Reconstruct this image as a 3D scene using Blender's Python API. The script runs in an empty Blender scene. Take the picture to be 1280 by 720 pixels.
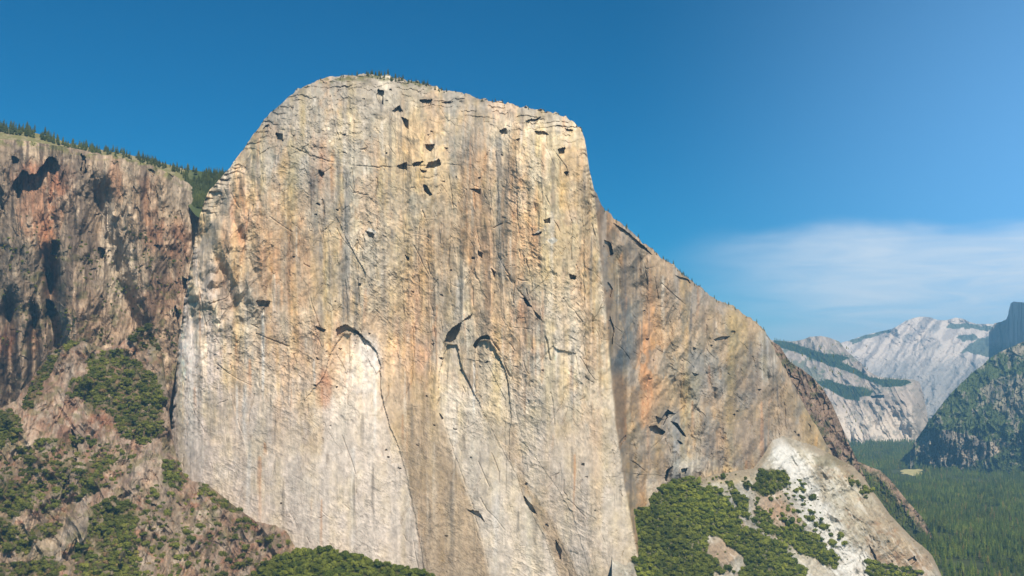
import bpy, math, random
import numpy as np
from mathutils import Vector

random.seed(11)
RNG = np.random.RandomState(11)
scene = bpy.context.scene
COL = scene.collection

# ------------------------------------------------------------------ camera
W0, H0, F = 1280.0, 720.0, 1262.0
CAMZ = 520.0
PITCH = math.atan(112.0 / F)
cp, sp = math.cos(PITCH), math.sin(PITCH)
cam_d = bpy.data.cameras.new("camera")
cam = bpy.data.objects.new("camera", cam_d)
COL.objects.link(cam)
cam.location = (0, 0, CAMZ)
cam.rotation_euler = (math.pi / 2 + PITCH, 0, 0)
cam_d.sensor_width = 36.0
cam_d.lens = F / W0 * 36.0
cam_d.clip_start = 5.0
cam_d.clip_end = 80000.0
scene.camera = cam

def P(px, py, D):
    """point of the place seen at reference pixel px,py at ground distance D (metres east)"""
    px = np.asarray(px, float); py = np.asarray(py, float); D = np.asarray(D, float)
    a = (px - 640.0) / F
    b = -(py - 360.0) / F
    dy = cp - b * sp
    dz = sp + b * cp
    k = D / dy
    return np.stack([a * k, D + 0 * a, CAMZ + dz * k], -1)

def D_floor(py, z=0.0):
    b = -(np.asarray(py, float) - 360.0) / F
    dy = cp - b * sp
    dz = sp + b * cp
    return (z - CAMZ) * dy / dz

# ------------------------------------------------------------------ noise
TAB = np.random.RandomState(5).rand(24, 256, 256)

def vn(x, y, s=0):
    t = TAB[s % 24]
    o = (s // 24) * 37.7 + s * 3.13
    x = np.asarray(x, float) + o; y = np.asarray(y, float) + o * 1.7
    xi = np.floor(x).astype(np.int64); yi = np.floor(y).astype(np.int64)
    fx = x - xi; fy = y - yi
    fx = fx * fx * fx * (fx * (fx * 6 - 15) + 10); fy = fy * fy * fy * (fy * (fy * 6 - 15) + 10)
    x0 = xi & 255; x1 = (xi + 1) & 255; y0 = yi & 255; y1 = (yi + 1) & 255
    a = t[y0, x0]; b = t[y0, x1]; c = t[y1, x0]; d = t[y1, x1]
    return (a + (b - a) * fx) * (1 - fy) + (c + (d - c) * fx) * fy

def fbm(x, y, s=0, o=4, g=0.5, l=2.03):
    r = 0; a = 1; n = 0
    for i in range(o):
        r = r + a * vn(x, y, s + i * 5); n += a
        a *= g; x = x * l + 7.1; y = y * l + 3.3
    return r / n - 0.5

def ridged(x, y, s=0, o=4, g=0.5):
    r = 0; a = 1; n = 0
    for i in range(o):
        v = 1 - np.abs(2 * vn(x, y, s + i * 7) - 1)
        r = r + a * v * v; n += a
        a *= g; x = x * 2.05 + 5.2; y = y * 2.05 + 1.7
    return r / n

def hsh(i, j, s):
    return TAB[s % 24][(j * 7 + 13 * s) & 255, (i * 5 + (j >> 3) + 29 * s) & 255]

def cells(x, y, s=0, jit=0.9):
    """worley cells: planar facets. returns tilt-height (-.5..), edge distance, random id value"""
    xi = np.floor(x).astype(np.int64); yi = np.floor(y).astype(np.int64)
    f1 = np.full(x.shape, 9.0); f2 = np.full(x.shape, 9.0)
    ci = np.zeros(x.shape, np.int64); cj = np.zeros(x.shape, np.int64)
    dx1 = np.zeros(x.shape); dy1 = np.zeros(x.shape)
    for dj in (-1, 0, 1):
        for di in (-1, 0, 1):
            i = xi + di; j = yi + dj
            qx = i + 0.5 + jit * (hsh(i, j, s) - 0.5)
            qy = j + 0.5 + jit * (hsh(i, j, s + 1) - 0.5)
            ex = x - qx; ey = y - qy
            d = ex * ex + ey * ey
            m = d < f1
            f2 = np.where(m, f1, np.minimum(f2, d))
            f1 = np.where(m, d, f1)
            ci = np.where(m, i, ci); cj = np.where(m, j, cj)
            dx1 = np.where(m, ex, dx1); dy1 = np.where(m, ey, dy1)
    e = np.sqrt(f2) - np.sqrt(f1)
    h = (hsh(ci, cj, s + 2) - 0.5) + (hsh(ci, cj, s + 3) - 0.5) * 1.6 * dx1 + (hsh(ci, cj, s + 4) - 0.5) * 1.6 * dy1
    return h, e, hsh(ci, cj, s + 5)

def facet(x, y, s=0):
    """continuous creased facets: random heights joined by flat triangles"""
    t = TAB[s % 24]
    xi = np.floor(x).astype(np.int64); yi = np.floor(y).astype(np.int64)
    fx = x - xi; fy = y - yi
    x0 = xi & 255; x1 = (xi + 1) & 255; y0 = yi & 255; y1 = (yi + 1) & 255
    a = t[y0, x0]; b = t[y0, x1]; c = t[y1, x0]; d = t[y1, x1]
    lo = a + (b - a) * fx + (c - a) * fy
    hi = d + (c - d) * (1 - fx) + (b - d) * (1 - fy)
    return np.where(fx + fy < 1, lo, hi) - 0.5

def flakes(X, Y, px, py, s, thr=0.5):
    """sparse little roofs: the rock swells outward downward, then steps back in under a lip"""
    q = Y / py + 2.2 * fbm(X / px, Y / (py * 2.5), s, 3, .5)
    k = np.floor(q); f = q - k
    m = ss(thr, thr + 0.12, vn(X / px + k * 3.7, k * 5.3, s + 3))
    return (1 - f) * m

def ss(a, b, x):
    t = np.clip((x - a) / (b - a), 0, 1)
    return t * t * (3 - 2 * t)

def interp(pts, x):
    pts = np.array(pts, float)
    return np.interp(x, pts[:, 0], pts[:, 1])

def blob(X, Y, x0, y0, rx, ry, soft=0.35, seed=3, rough=0.5, ns=(18, 40)):
    d = np.sqrt(((X - x0) / rx) ** 2 + ((Y - y0) / ry) ** 2)
    d = d + rough * 1.6 * fbm(X / ns[0], Y / ns[1], seed, 4, 0.6)
    return ss(1 + soft, 1 - soft, d)

def inpoly(X, Y, pts):
    pts = list(pts)
    xs = [p[0] for p in pts]; ys = [p[1] for p in pts]
    ins = np.zeros(X.shape, bool)
    bb = (X >= min(xs)) & (X <= max(xs)) & (Y >= min(ys)) & (Y <= max(ys))
    if not bb.any():
        return ins
    x = X[bb]; y = Y[bb]; r = np.zeros(x.shape, bool)
    n = len(pts); j = n - 1
    for i in range(n):
        xi, yi = pts[i]; xj, yj = pts[j]
        if yi != yj:
            c = ((yi > y) != (yj > y)) & (x < (xj - xi) * (y - yi) / (yj - yi) + xi)
            r ^= c
        j = i
    ins[bb] = r
    return ins

def dline(X, Y, pts, reach=8):
    """distance to polyline (capped)"""
    out = np.full(X.shape, 99.0)
    for (ax, ay), (bx, by) in zip(pts[:-1], pts[1:]):
        bb = (X > min(ax, bx) - reach) & (X < max(ax, bx) + reach) & (Y > min(ay, by) - reach) & (Y < max(ay, by) + reach)
        if not bb.any():
            continue
        x = X[bb]; y = Y[bb]
        vx, vy = bx - ax, by - ay
        t = np.clip(((x - ax) * vx + (y - ay) * vy) / (vx * vx + vy * vy + 1e-9), 0, 1)
        d = np.hypot(x - ax - t * vx, y - ay - t * vy)
        out[bb] = np.minimum(out[bb], d)
    return out

def lin(c):
    c = np.asarray(c, float) / 255.0
    return np.where(c <= 0.04045, c / 12.92, ((c + 0.055) / 1.055) ** 2.4)

def mixc(C, m, col, op=1.0):
    m = (np.clip(m, 0, 1) * op)[..., None]
    C *= (1 - m); C += m * np.array(col, float)
    return C

# ------------------------------------------------------------------ materials
def rock_material(name, bump_scale=(0.12, 0.12, 0.05), bump=0.6, dist=2.0):
    m = bpy.data.materials.new(name); m.use_nodes = True
    nt = m.node_tree; N = nt.nodes; L = nt.links
    b = N["Principled BSDF"]
    b.inputs["Roughness"].default_value = 0.95
    b.inputs["Specular IOR Level"].default_value = 0.12
    at = N.new("ShaderNodeAttribute"); at.attribute_name = "Col"
    tc = N.new("ShaderNodeTexCoord")
    mp = N.new("ShaderNodeMapping"); mp.inputs["Scale"].default_value = bump_scale
    L.new(tc.outputs["Object"], mp.inputs["Vector"])
    n1 = N.new("ShaderNodeTexNoise"); n1.inputs["Scale"].default_value = 1.0
    n1.inputs["Detail"].default_value = 5.0; n1.inputs["Roughness"].default_value = 0.65
    L.new(mp.outputs["Vector"], n1.inputs["Vector"])
    mr = N.new("ShaderNodeMapRange")
    mr.inputs["From Min"].default_value = 0.25; mr.inputs["From Max"].default_value = 0.75
    mr.inputs["To Min"].default_value = 0.86; mr.inputs["To Max"].default_value = 1.12
    L.new(n1.outputs["Fac"], mr.inputs["Value"])
    vm = N.new("ShaderNodeVectorMath"); vm.operation = 'SCALE'
    L.new(at.outputs["Color"], vm.inputs[0]); L.new(mr.outputs["Result"], vm.inputs["Scale"])
    L.new(vm.outputs["Vector"], b.inputs["Base Color"])
    bp = N.new("ShaderNodeBump"); bp.inputs["Strength"].default_value = bump; bp.inputs["Distance"].default_value = dist
    L.new(n1.outputs["Fac"], bp.inputs["Height"]); L.new(bp.outputs["Normal"], b.inputs["Normal"])
    return m

def foliage_material(name, c0, c1, c2=None):
    m = bpy.data.materials.new(name); m.use_nodes = True
    nt = m.node_tree; N = nt.nodes; L = nt.links
    b = N["Principled BSDF"]
    b.inputs["Roughness"].default_value = 0.8
    b.inputs["Specular IOR Level"].default_value = 0.15
    oi = N.new("ShaderNodeObjectInfo")
    rp = N.new("ShaderNodeValToRGB")
    rp.color_ramp.elements[0].color = (*c0, 1); rp.color_ramp.elements[1].color = (*c1, 1)
    if c2:
        rp.color_ramp.elements[1].position = 0.93
        e = rp.color_ramp.elements.new(1.0); e.color = (*c2, 1)
    L.new(oi.outputs["Random"], rp.inputs["Fac"])
    ln = N.new("ShaderNodeTexNoise"); ln.inputs["Scale"].default_value = 0.006; ln.inputs["Detail"].default_value = 4
    L.new(oi.outputs["Location"], ln.inputs["Vector"])
    l2 = N.new("ShaderNodeMapRange"); l2.inputs["From Min"].default_value = 0.35; l2.inputs["From Max"].default_value = 0.65
    l2.inputs["To Min"].default_value = 0.72; l2.inputs["To Max"].default_value = 1.45
    L.new(ln.outputs["Fac"], l2.inputs["Value"])
    tc = N.new("ShaderNodeTexCoord")
    n1 = N.new("ShaderNodeTexNoise"); n1.inputs["Scale"].default_value = 7.0; n1.inputs["Detail"].default_value = 3
    L.new(tc.outputs["Object"], n1.inputs["Vector"])
    mr = N.new("ShaderNodeMapRange")
    mr.inputs["From Min"].default_value = 0.3; mr.inputs["From Max"].default_value = 0.7
    mr.inputs["To Min"].default_value = 0.65; mr.inputs["To Max"].default_value = 1.35
    L.new(n1.outputs["Fac"], mr.inputs["Value"])
    vm = N.new("ShaderNodeVectorMath"); vm.operation = 'SCALE'
    mm = N.new("ShaderNodeMath"); mm.operation = 'MULTIPLY'
    L.new(mr.outputs["Result"], mm.inputs[0]); L.new(l2.outputs["Result"], mm.inputs[1])
    L.new(rp.outputs["Color"], vm.inputs[0]); L.new(mm.outputs[0], vm.inputs["Scale"])
    L.new(vm.outputs["Vector"], b.inputs["Base Color"])
    return m

def plain_material(name, c, rough=0.9, var=0.3, scale=0.02):
    m = bpy.data.materials.new(name); m.use_nodes = True
    nt = m.node_tree; N = nt.nodes; L = nt.links
    b = N["Principled BSDF"]; b.inputs["Roughness"].default_value = rough
    b.inputs["Specular IOR Level"].default_value = 0.1
    tc = N.new("ShaderNodeTexCoord")
    n1 = N.new("ShaderNodeTexNoise"); n1.inputs["Scale"].default_value = scale; n1.inputs["Detail"].default_value = 8
    L.new(tc.outputs["Object"], n1.inputs["Vector"])
    mr = N.new("ShaderNodeMapRange")
    mr.inputs["From Min"].default_value = 0.3; mr.inputs["From Max"].default_value = 0.7
    mr.inputs["To Min"].default_value = 1 - var; mr.inputs["To Max"].default_value = 1 + var
    L.new(n1.outputs["Fac"], mr.inputs["Value"])
    vm = N.new("ShaderNodeVectorMath"); vm.operation = 'SCALE'
    vm.inputs[0].default_value = c
    L.new(mr.outputs["Result"], vm.inputs["Scale"])
    L.new(vm.outputs["Vector"], b.inputs["Base Color"])
    return m

M_ROCK = rock_material("granite_wall")
M_ROUGH = rock_material("weathered_granite", (0.10, 0.10, 0.06), 0.8, 3.0)
M_SCREE = rock_material("scree_and_soil", (0.16, 0.16, 0.16), 0.8, 2.0)
M_FAR = rock_material("distant_granite", (0.02, 0.02, 0.012), 0.8, 12.0)
M_PINE = foliage_material("conifer_needles", (0.045, 0.075, 0.008), (0.120, 0.140, 0.016), (0.170, 0.120, 0.030))
M_RIM = foliage_material("rim_conifer_needles", (0.040, 0.055, 0.014), (0.080, 0.090, 0.022))
M_OAK = foliage_material("oak_leaves", (0.046, 0.060, 0.006), (0.135, 0.142, 0.018))
M_SHRUB = foliage_material("shrub_leaves", (0.050, 0.060, 0.008), (0.120, 0.118, 0.020), (0.14, 0.085, 0.04))
M_BARK = plain_material("bark", (0.10, 0.07, 0.05), scale=3.0)
M_FLOOR = plain_material("forest_floor", (0.055, 0.062, 0.018), var=0.5, scale=0.01)
M_MEADOW = plain_material("dry_meadow_grass", (0.42, 0.36, 0.15), var=0.2, scale=0.03)

# ------------------------------------------------------------------ object helpers
def mesh_from(name, V, Fq, mat, cols=None, smooth=False):
    V = np.ascontiguousarray(V, np.float32).reshape(-1, 3)
    Fq = np.ascontiguousarray(Fq, np.int32)
    k = Fq.shape[1]
    me = bpy.data.meshes.new(name)
    me.vertices.add(len(V)); me.vertices.foreach_set("co", V.ravel())
    me.loops.add(Fq.size); me.loops.foreach_set("vertex_index", Fq.ravel())
    me.polygons.add(len(Fq))
    me.polygons.foreach_set("loop_start", np.arange(0, Fq.size, k, dtype=np.int32))
    me.polygons.foreach_set("use_smooth", np.full(len(Fq), smooth, bool))
    me.update(calc_edges=True)
    if cols is not None:
        a = me.attributes.new("Col", 'FLOAT_COLOR', 'POINT')
        c = np.ones((len(V), 4), np.float32); c[:, :3] = cols.reshape(-1, 3)
        a.data.foreach_set("color", c.ravel())
    me.materials.append(mat)
    return me

def tag(o, label=None, cat=None, group=None, kind=None):
    if label: o["label"] = label
    if cat: o["category"] = cat
    if group: o["group"] = group
    if kind: o["kind"] = kind
    return o

def link(name, me, parent=None):
    o = bpy.data.objects.new(name, me); COL.objects.link(o)
    if parent: o.parent = parent
    return o

ALB = 0.72          # lit picture colour -> real base colour

def landform(name, x0, x1, step, ytop, ybot, rows, depth, colour, mat, label, cat,
             back=(60, 250, 700), drop=(4, 30, 120), front=None, alb=ALB):
    xf = np.arange(x0, x1 + 0.01, 0.05)
    yf = np.convolve(np.pad(ytop(xf), 20, mode='edge'), np.ones(41) / 41, 'valid')
    al = np.concatenate([[0], np.cumsum(np.hypot(np.diff(xf), 0.30 * np.abs(np.diff(yf))))])
    xs = np.interp(np.linspace(0, al[-1], int(al[-1] / step) + 1), al, xf)
    yt = ytop(xs); yb = ybot(xs)
    v = np.linspace(0, 1, rows)
    PX = np.repeat(xs[None, :], rows, 0)
    PY = yt[None, :] + v[:, None] * (yb - yt)[None, :]
    D = depth(PX, PY)
    C = colour(PX, PY).astype(float)
    C = lin(np.clip(C, 0, 255)) * alb
    V = P(PX, PY, D)
    top = V[0]
    rowsB = []
    for b, d in zip(back, drop):               # the top carries on backwards: real thickness
        r = top.copy(); r[:, 1] += b; r[:, 0] *= (1 + b / top[:, 1])
        r[:, 2] -= d + b * 1.25 * np.maximum(0, (CAMZ - top[:, 2]) / top[:, 1])
        rowsB.insert(0, r)
    V = np.concatenate([np.array(rowsB), V], 0)
    C = np.concatenate([np.repeat(C[:1], len(rowsB), 0), C], 0)
    R, K = V.shape[:2]
    idx = np.arange(R * K).reshape(R, K)
    Fq = np.stack([idx[:-1, :-1], idx[1:, :-1], idx[1:, 1:], idx[:-1, 1:]], -1).reshape(-1, 4)
    me = mesh_from(name, V, Fq, mat, C)
    o = link(name, me)
    tag(o, label, cat, kind='structure')
    return o

# ================================================================== EL CAP-LIKE MAIN WALL
TOP_PTS = [(205, 600), (212, 560), (218, 500), (222, 440), (230, 380), (240, 320), (250, 270), (262, 237), (285, 212), (300, 193),
           (315, 171), (330, 150), (350, 130), (370, 113), (390, 103), (410, 97), (430, 94), (450, 93), (480, 93), (500, 97),
           (530, 105), (560, 113), (590, 121), (620, 127), (650, 134), (680, 140), (700, 145), (715, 151), (725, 159), (731, 172),
           (734, 190), (737, 212), (743, 235), (752, 255), (765, 270), (785, 287), (810, 308), (840, 333), (865, 352),
           (890, 371), (915, 382), (940, 400), (955, 414), (966, 432), (975, 450), (990, 480), (1008, 512), (1023, 537),
           (1042, 569), (1060, 590), (1080, 640)]
NOSE = [(150, 735), (165, 735), (300, 748), (400, 758), (500, 766), (600, 779), (720, 802), (800, 812)]

def wall_top(x):
    y = interp(TOP_PTS, x)
    return y + (5.0 * facet(x / 6.0, x * 0 + .3, 2) + 4.0 * facet(x / 17.0, x * 0 + 4.3, 5) + 2.6 * facet(x / 2.6, x * 0 + 1.1, 9)) * ss(215, 300, x) * (.45 + .55 * ss(430, 470, x)) + 34 * fbm(x / 5, x * 0, 7, 3, .6) * ss(275, 232, x) + 1.6 * fbm(x / 22, x * 0 + 9, 4, 3) - 1.2 * ss(0.1, 0.3, fbm(x / 12, x * 0 + 5, 9, 3)) 

ROOFS = [  # overhangs and notches: outline, depth in metres
    ([(472, 112), (480, 113), (479, 131), (475, 130), (471, 122)], 26),
    ([(491, 139), (499, 131), (503, 139), (494, 141)], 18),
    ([(502, 146), (511, 150), (510, 162), (506, 158)], 22),
    ([(531, 181), (543, 180), (539, 190), (532, 186)], 22),
    ([(496, 207), (508, 203), (508, 213), (500, 211)], 22),
    ([(515, 204), (529, 201), (525, 206), (517, 208)], 18),
    ([(536, 203), (549, 199), (551, 206), (543, 210), (532, 210)], 22),
    ([(524, 211), (534, 214), (528, 216)], 14),
    ([(529, 230), (534, 232), (541, 244), (537, 245), (530, 238)], 24),
    ([(523, 125), (541, 124), (537, 132), (530, 132)], 18),
    ([(549, 128), (566, 127), (562, 130)], 12),
    ([(587, 236), (601, 236), (600, 243)], 14),
    ([(577, 402), (575, 411), (569, 424), (564, 428), (556, 427), (559, 417), (566, 409)], 34),
    ([(577, 402), (588, 398), (590, 393), (583, 397)], 12),
    ([(591, 432), (596, 424), (604, 419), (612, 420), (612, 424), (601, 424), (594, 436)], 26),
    ([(653, 372), (658, 374), (665, 384), (659, 383)], 22),
    ([(667, 388), (676, 396), (675, 400), (669, 394)], 14),
    ([(711, 343), (721, 345), (719, 350), (713, 349)], 22),
    ([(624, 163), (632, 160), (634, 166), (628, 171)], 18),
    ([(657, 151), (676, 147), (668, 155), (658, 157)], 20),
    ([(668, 164), (680, 164), (687, 168), (671, 169)], 18),
    ([(706, 160), (716, 163), (714, 167), (708, 165)], 16),
    ([(697, 186), (706, 184), (705, 191), (700, 195)], 18),
    ([(704, 215), (711, 214), (708, 220)], 14),
    ([(679, 275), (688, 272), (687, 279), (681, 279)], 14),
    ([(664, 293), (678, 289), (675, 293), (667, 295)], 12),
    ([(457, 289), (468, 292), (466, 298), (460, 296)], 14),
    ([(397, 212), (406, 216), (403, 222), (399, 219)], 14),
    ([(344, 166), (353, 168), (354, 176), (347, 175)], 18),
    ([(329, 160), (336, 156), (335, 167), (330, 170)], 14),
    ([(320, 376), (338, 376), (336, 384), (323, 383)], 16),
    ([(420, 411), (432, 405), (446, 413), (456, 424), (446, 417), (433, 413), (421, 420)], 18),
    ([(394, 407), (407, 412), (405, 415), (397, 412)], 14),
    ([(394, 446), (399, 449), (397, 450)], 12),
    ([(506, 318), (512, 323), (510, 327)], 12),
    ([(597, 313), (603, 316), (602, 322), (598, 320)], 14),
    ([(613, 335), (619, 340), (618, 346)], 12),
    ([(549, 517), (554, 523), (552, 525)], 10),
    ([(584, 637), (598, 639), (606, 652), (601, 648), (594, 644)], 12),
    ([(655, 619), (664, 630), (671, 642), (664, 640), (657, 628)], 14),
    ([(694, 674), (702, 688), (700, 700), (695, 690)], 12),
    # right of the nose
    ([(756, 300), (764, 304), (767, 318), (758, 321), (754, 312)], 30),
    ([(760, 352), (766, 360), (762, 372), (758, 365)], 22),
    ([(762, 395), (768, 410), (765, 432), (760, 418)], 24),
    ([(767, 279), (785, 290), (806, 309), (815, 318), (802, 311), (782, 297)], 26),
    ([(843, 344), (860, 349), (864, 355), (852, 351)], 20),
    ([(936, 392), (950, 403), (951, 408), (940, 402)], 22),
    ([(893, 424), (903, 420), (912, 420), (905, 426), (894, 426)], 18),
    ([(865, 465), (873, 468), (868, 471)], 14),
    ([(811, 533), (820, 532), (832, 540), (828, 544), (814, 542)], 34),
    ([(819, 520), (827, 523), (835, 512), (845, 517), (836, 518), (829, 531), (822, 530)], 30),
    ([(838, 526), (847, 529), (858, 546), (853, 544), (844, 533)], 26),
    ([(846, 549), (854, 555), (850, 556)], 16),
    ([(831, 598), (833, 588), (842, 581), (836, 591), (832, 603)], 26),
    ([(851, 586), (859, 585), (857, 592), (851, 592)], 24),
    ([(775, 553), (783, 543), (781, 550), (776, 556)], 16),
    ([(1010, 529), (1014, 533), (1013, 539)], 10),
]
CRACKS = [
    ([(300, 215), (315, 200), (330, 190), (350, 172), (362, 182), (385, 193), (410, 201), (440, 207), (470, 209), (498, 208)], 1.1, 7),
    ([(498, 208), (560, 206), (590, 207)], 0.9, 4),
    ([(456, 424), (466, 432), (473, 443), (476, 462), (476, 490)], 1.1, 9),
    ([(476, 490), (485, 530), (500, 570), (512, 620), (524, 680), (530, 720)], 1.3, 8),
    ([(446, 300), (448, 360), (448, 405)], 1.3, 9),
    ([(432, 215), (430, 300), (434, 400)], 1.6, 6),
    ([(490, 155), (496, 180), (500, 205)], 0.8, 5),
    ([(571, 428), (574, 455), (590, 490), (610, 530), (625, 560)], 1.1, 8),
    ([(612, 422), (622, 436), (632, 460), (638, 470)], 1.6, 14),
    ([(556, 428), (548, 470), (547, 510), (560, 545), (575, 590), (590, 630), (603, 680), (612, 720)], 1.2, 10),
    ([(547, 510), (550, 520), (556, 527)], 1.5, 9),
    ([(592, 436), (593, 480), (598, 520)], 0.9, 5),
    ([(650, 560), (655, 600), (668, 640), (685, 670), (700, 690), (712, 720)], 1.6, 10),
    ([(676, 400), (683, 425), (688, 450)], 1.3, 8),
    ([(634, 345), (650, 365), (668, 390)], 1.3, 9),
    ([(610, 290), (628, 330), (640, 352)], 1.0, 6),
    ([(745, 440), (752, 500), (765, 560), (775, 620), (790, 680), (800, 720)], 1.3, 9),
    ([(725, 400), (735, 470), (742, 560), (750, 640), (760, 720)], 0.8, 4),
    ([(330, 385), (328, 430), (330, 460)], 1.0, 7),
    ([(300, 420), (296, 470), (290, 510)], 1.3, 8),
    ([(262, 395), (258, 420), (263, 400)], 1.3, 8),
    ([(345, 560), (343, 580), (340, 600)], 1.1, 6),
    ([(361, 640), (368, 650), (375, 640), (380, 620)], 0.9, 5),
    ([(368, 650), (371, 660), (380, 645)], 1.4, 10),
    ([(316, 420), (322, 400), (330, 385)], 0.9, 5),
    ([(375, 230), (368, 260), (362, 290), (360, 320)], 1.1, 6),
    ([(312, 240), (308, 290), (300, 340), (285, 372), (262, 380)], 1.2, 7),
    ([(385, 365), (395, 395), (400, 410), (396, 440)], 1.1, 6),
    ([(515, 380), (517, 440), (514, 480), (500, 505)], 1.0, 6),
    ([(540, 380), (543, 420), (538, 470)], 0.8, 4),
    ([(620, 190), (622, 250), (618, 300)], 0.9, 5),
    ([(645, 200), (646, 260), (650, 320)], 0.9, 5),
    ([(672, 170), (676, 230), (680, 275)], 0.9, 5),
    ([(699, 195), (702, 230), (700, 260)], 1.0, 6),
    ([(682, 245), (693, 275), (700, 290)], 0.9, 5),
    ([(530, 244), (522, 300), (524, 370)], 0.8, 4),
    ([(560, 210), (566, 260), (560, 330), (566, 400)], 0.9, 5),
    ([(592, 240), (596, 290), (600, 313)], 0.9, 5),
]
def rnd_lists():
    r = np.random.RandomState(77)
    nt = []; cr = []; st = []
    for i in range(150):
        x = r.uniform(225, 1010); y = r.uniform(105, 700)
        w = r.uniform(2, 5.5) * (1.5 if r.rand() < .12 else 1); h = w * r.uniform(.35, .9); sk = r.uniform(-.6, .6) * w
        if y > 470 and x < 780 and r.rand() < .6: continue
        if r.rand() < .5:
            p = [(x, y), (x + w, y - r.uniform(0, .35) * w), (x + w * r.uniform(.5, .9), y + h)]
        else:
            p = [(x, y), (x + w * .8, y + r.uniform(0, .3) * w), (x + w + sk, y + h), (x + w * .3 + sk, y + h * .8)]
        nt.append((p, r.uniform(4, 12)))
    for i in range(330):
        x = r.uniform(225, 1010); y = r.uniform(110, 700)
        a = r.normal(math.pi / 2, .22) if r.rand() < .66 else r.uniform(.2, 2.9)
        L = 6 + 46 * r.rand() ** 2.2; p = [(x, y)]
        for k in range(3):
            a += r.normal(0, .18); x += L / 3 * math.cos(a); y += L / 3 * math.sin(a); p.append((x, y))
        cr.append((p, r.uniform(.4, .9), r.uniform(1.0, 3.6)))
    for i in range(420):
        x = r.uniform(228, 980); y = r.uniform(120, 640); L = 18 + 150 * r.rand() ** 2
        st.append((x, y, L, r.uniform(.7, 3.2), r.choice(4, p=[.36, .36, .16, .12]), r.uniform(.15, .55)))
    return nt, cr, st
NOTCH, FRAC, STAIN = rnd_lists()
def draw_stains(C, X, Y, PX, PY):
    cols = [(120, 110, 98), (228, 216, 198), (196, 140, 98), (96, 92, 88)]
    for (x, y, L, w, c, op) in STAIN:
        bb = (np.abs(PX - x) < w * 3 + 4) & (PY > y - 4) & (PY < y + L + 4)
        if not bb.any(): continue
        q = np.abs(X[bb] - x) / (w * (.6 + .4 * ss(0, 20, PY[bb] - y)))
        m = ss(1.5, .2, q + .9 * (vn(X[bb] / 1.3, Y[bb] / 26, 4) - .5)) * ss(-1.5, 1.5, PY[bb] - y + 2 * (vn(X[bb] / 2, Y[bb] * 0, 7) - .5)) * ss(L, L * .25, PY[bb] - y) * op
        C[bb] = C[bb] * (1 - m[..., None]) + np.array(cols[c], float) * m[..., None]

def softpoly(X, Y, pts, rad=3.0):
    o = 0.0
    for a, b in ((0, 0), (1, 0), (-1, 0), (0, 1), (0, -1), (.7, .7), (-.7, .7)):
        o = o + inpoly(X + a * rad, Y + b * rad, pts)
    return o / 7.0

HEART = [(421, 428), (428, 418), (446, 414), (458, 424), (470, 438), (476, 456), (477, 490), (487, 530), (502, 570), (514, 620), (526, 680), (534, 740), (150, 740), (150, 500),
         (300, 520), (380, 500), (405, 470), (414, 440)]
SLAB = [(559, 430), (571, 430), (576, 455), (592, 490), (612, 530), (628, 562), (645, 590), (656, 625), (680, 670), (705, 740), (616, 740),
        (604, 680), (590, 630), (574, 590), (560, 545), (548, 510), (548, 470)]
SLAB2 = [(594, 434), (601, 426), (612, 426), (624, 445), (634, 470), (640, 520), (636, 560), (624, 552), (606, 520), (596, 490)]
SLAB3 = [(648, 548), (660, 560), (690, 600), (715, 640), (745, 740), (716, 740), (700, 690), (684, 668), (668, 640), (656, 600)]

def warp(PX, PY, a=2.0, sx=9, sy=14, s=3):
    return PX + a * 2 * fbm(PX / sx, PY / sy, s, 3), PY + a * 2 * fbm(PX / sx + 40, PY / sy + 9, s + 3, 3)

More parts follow.
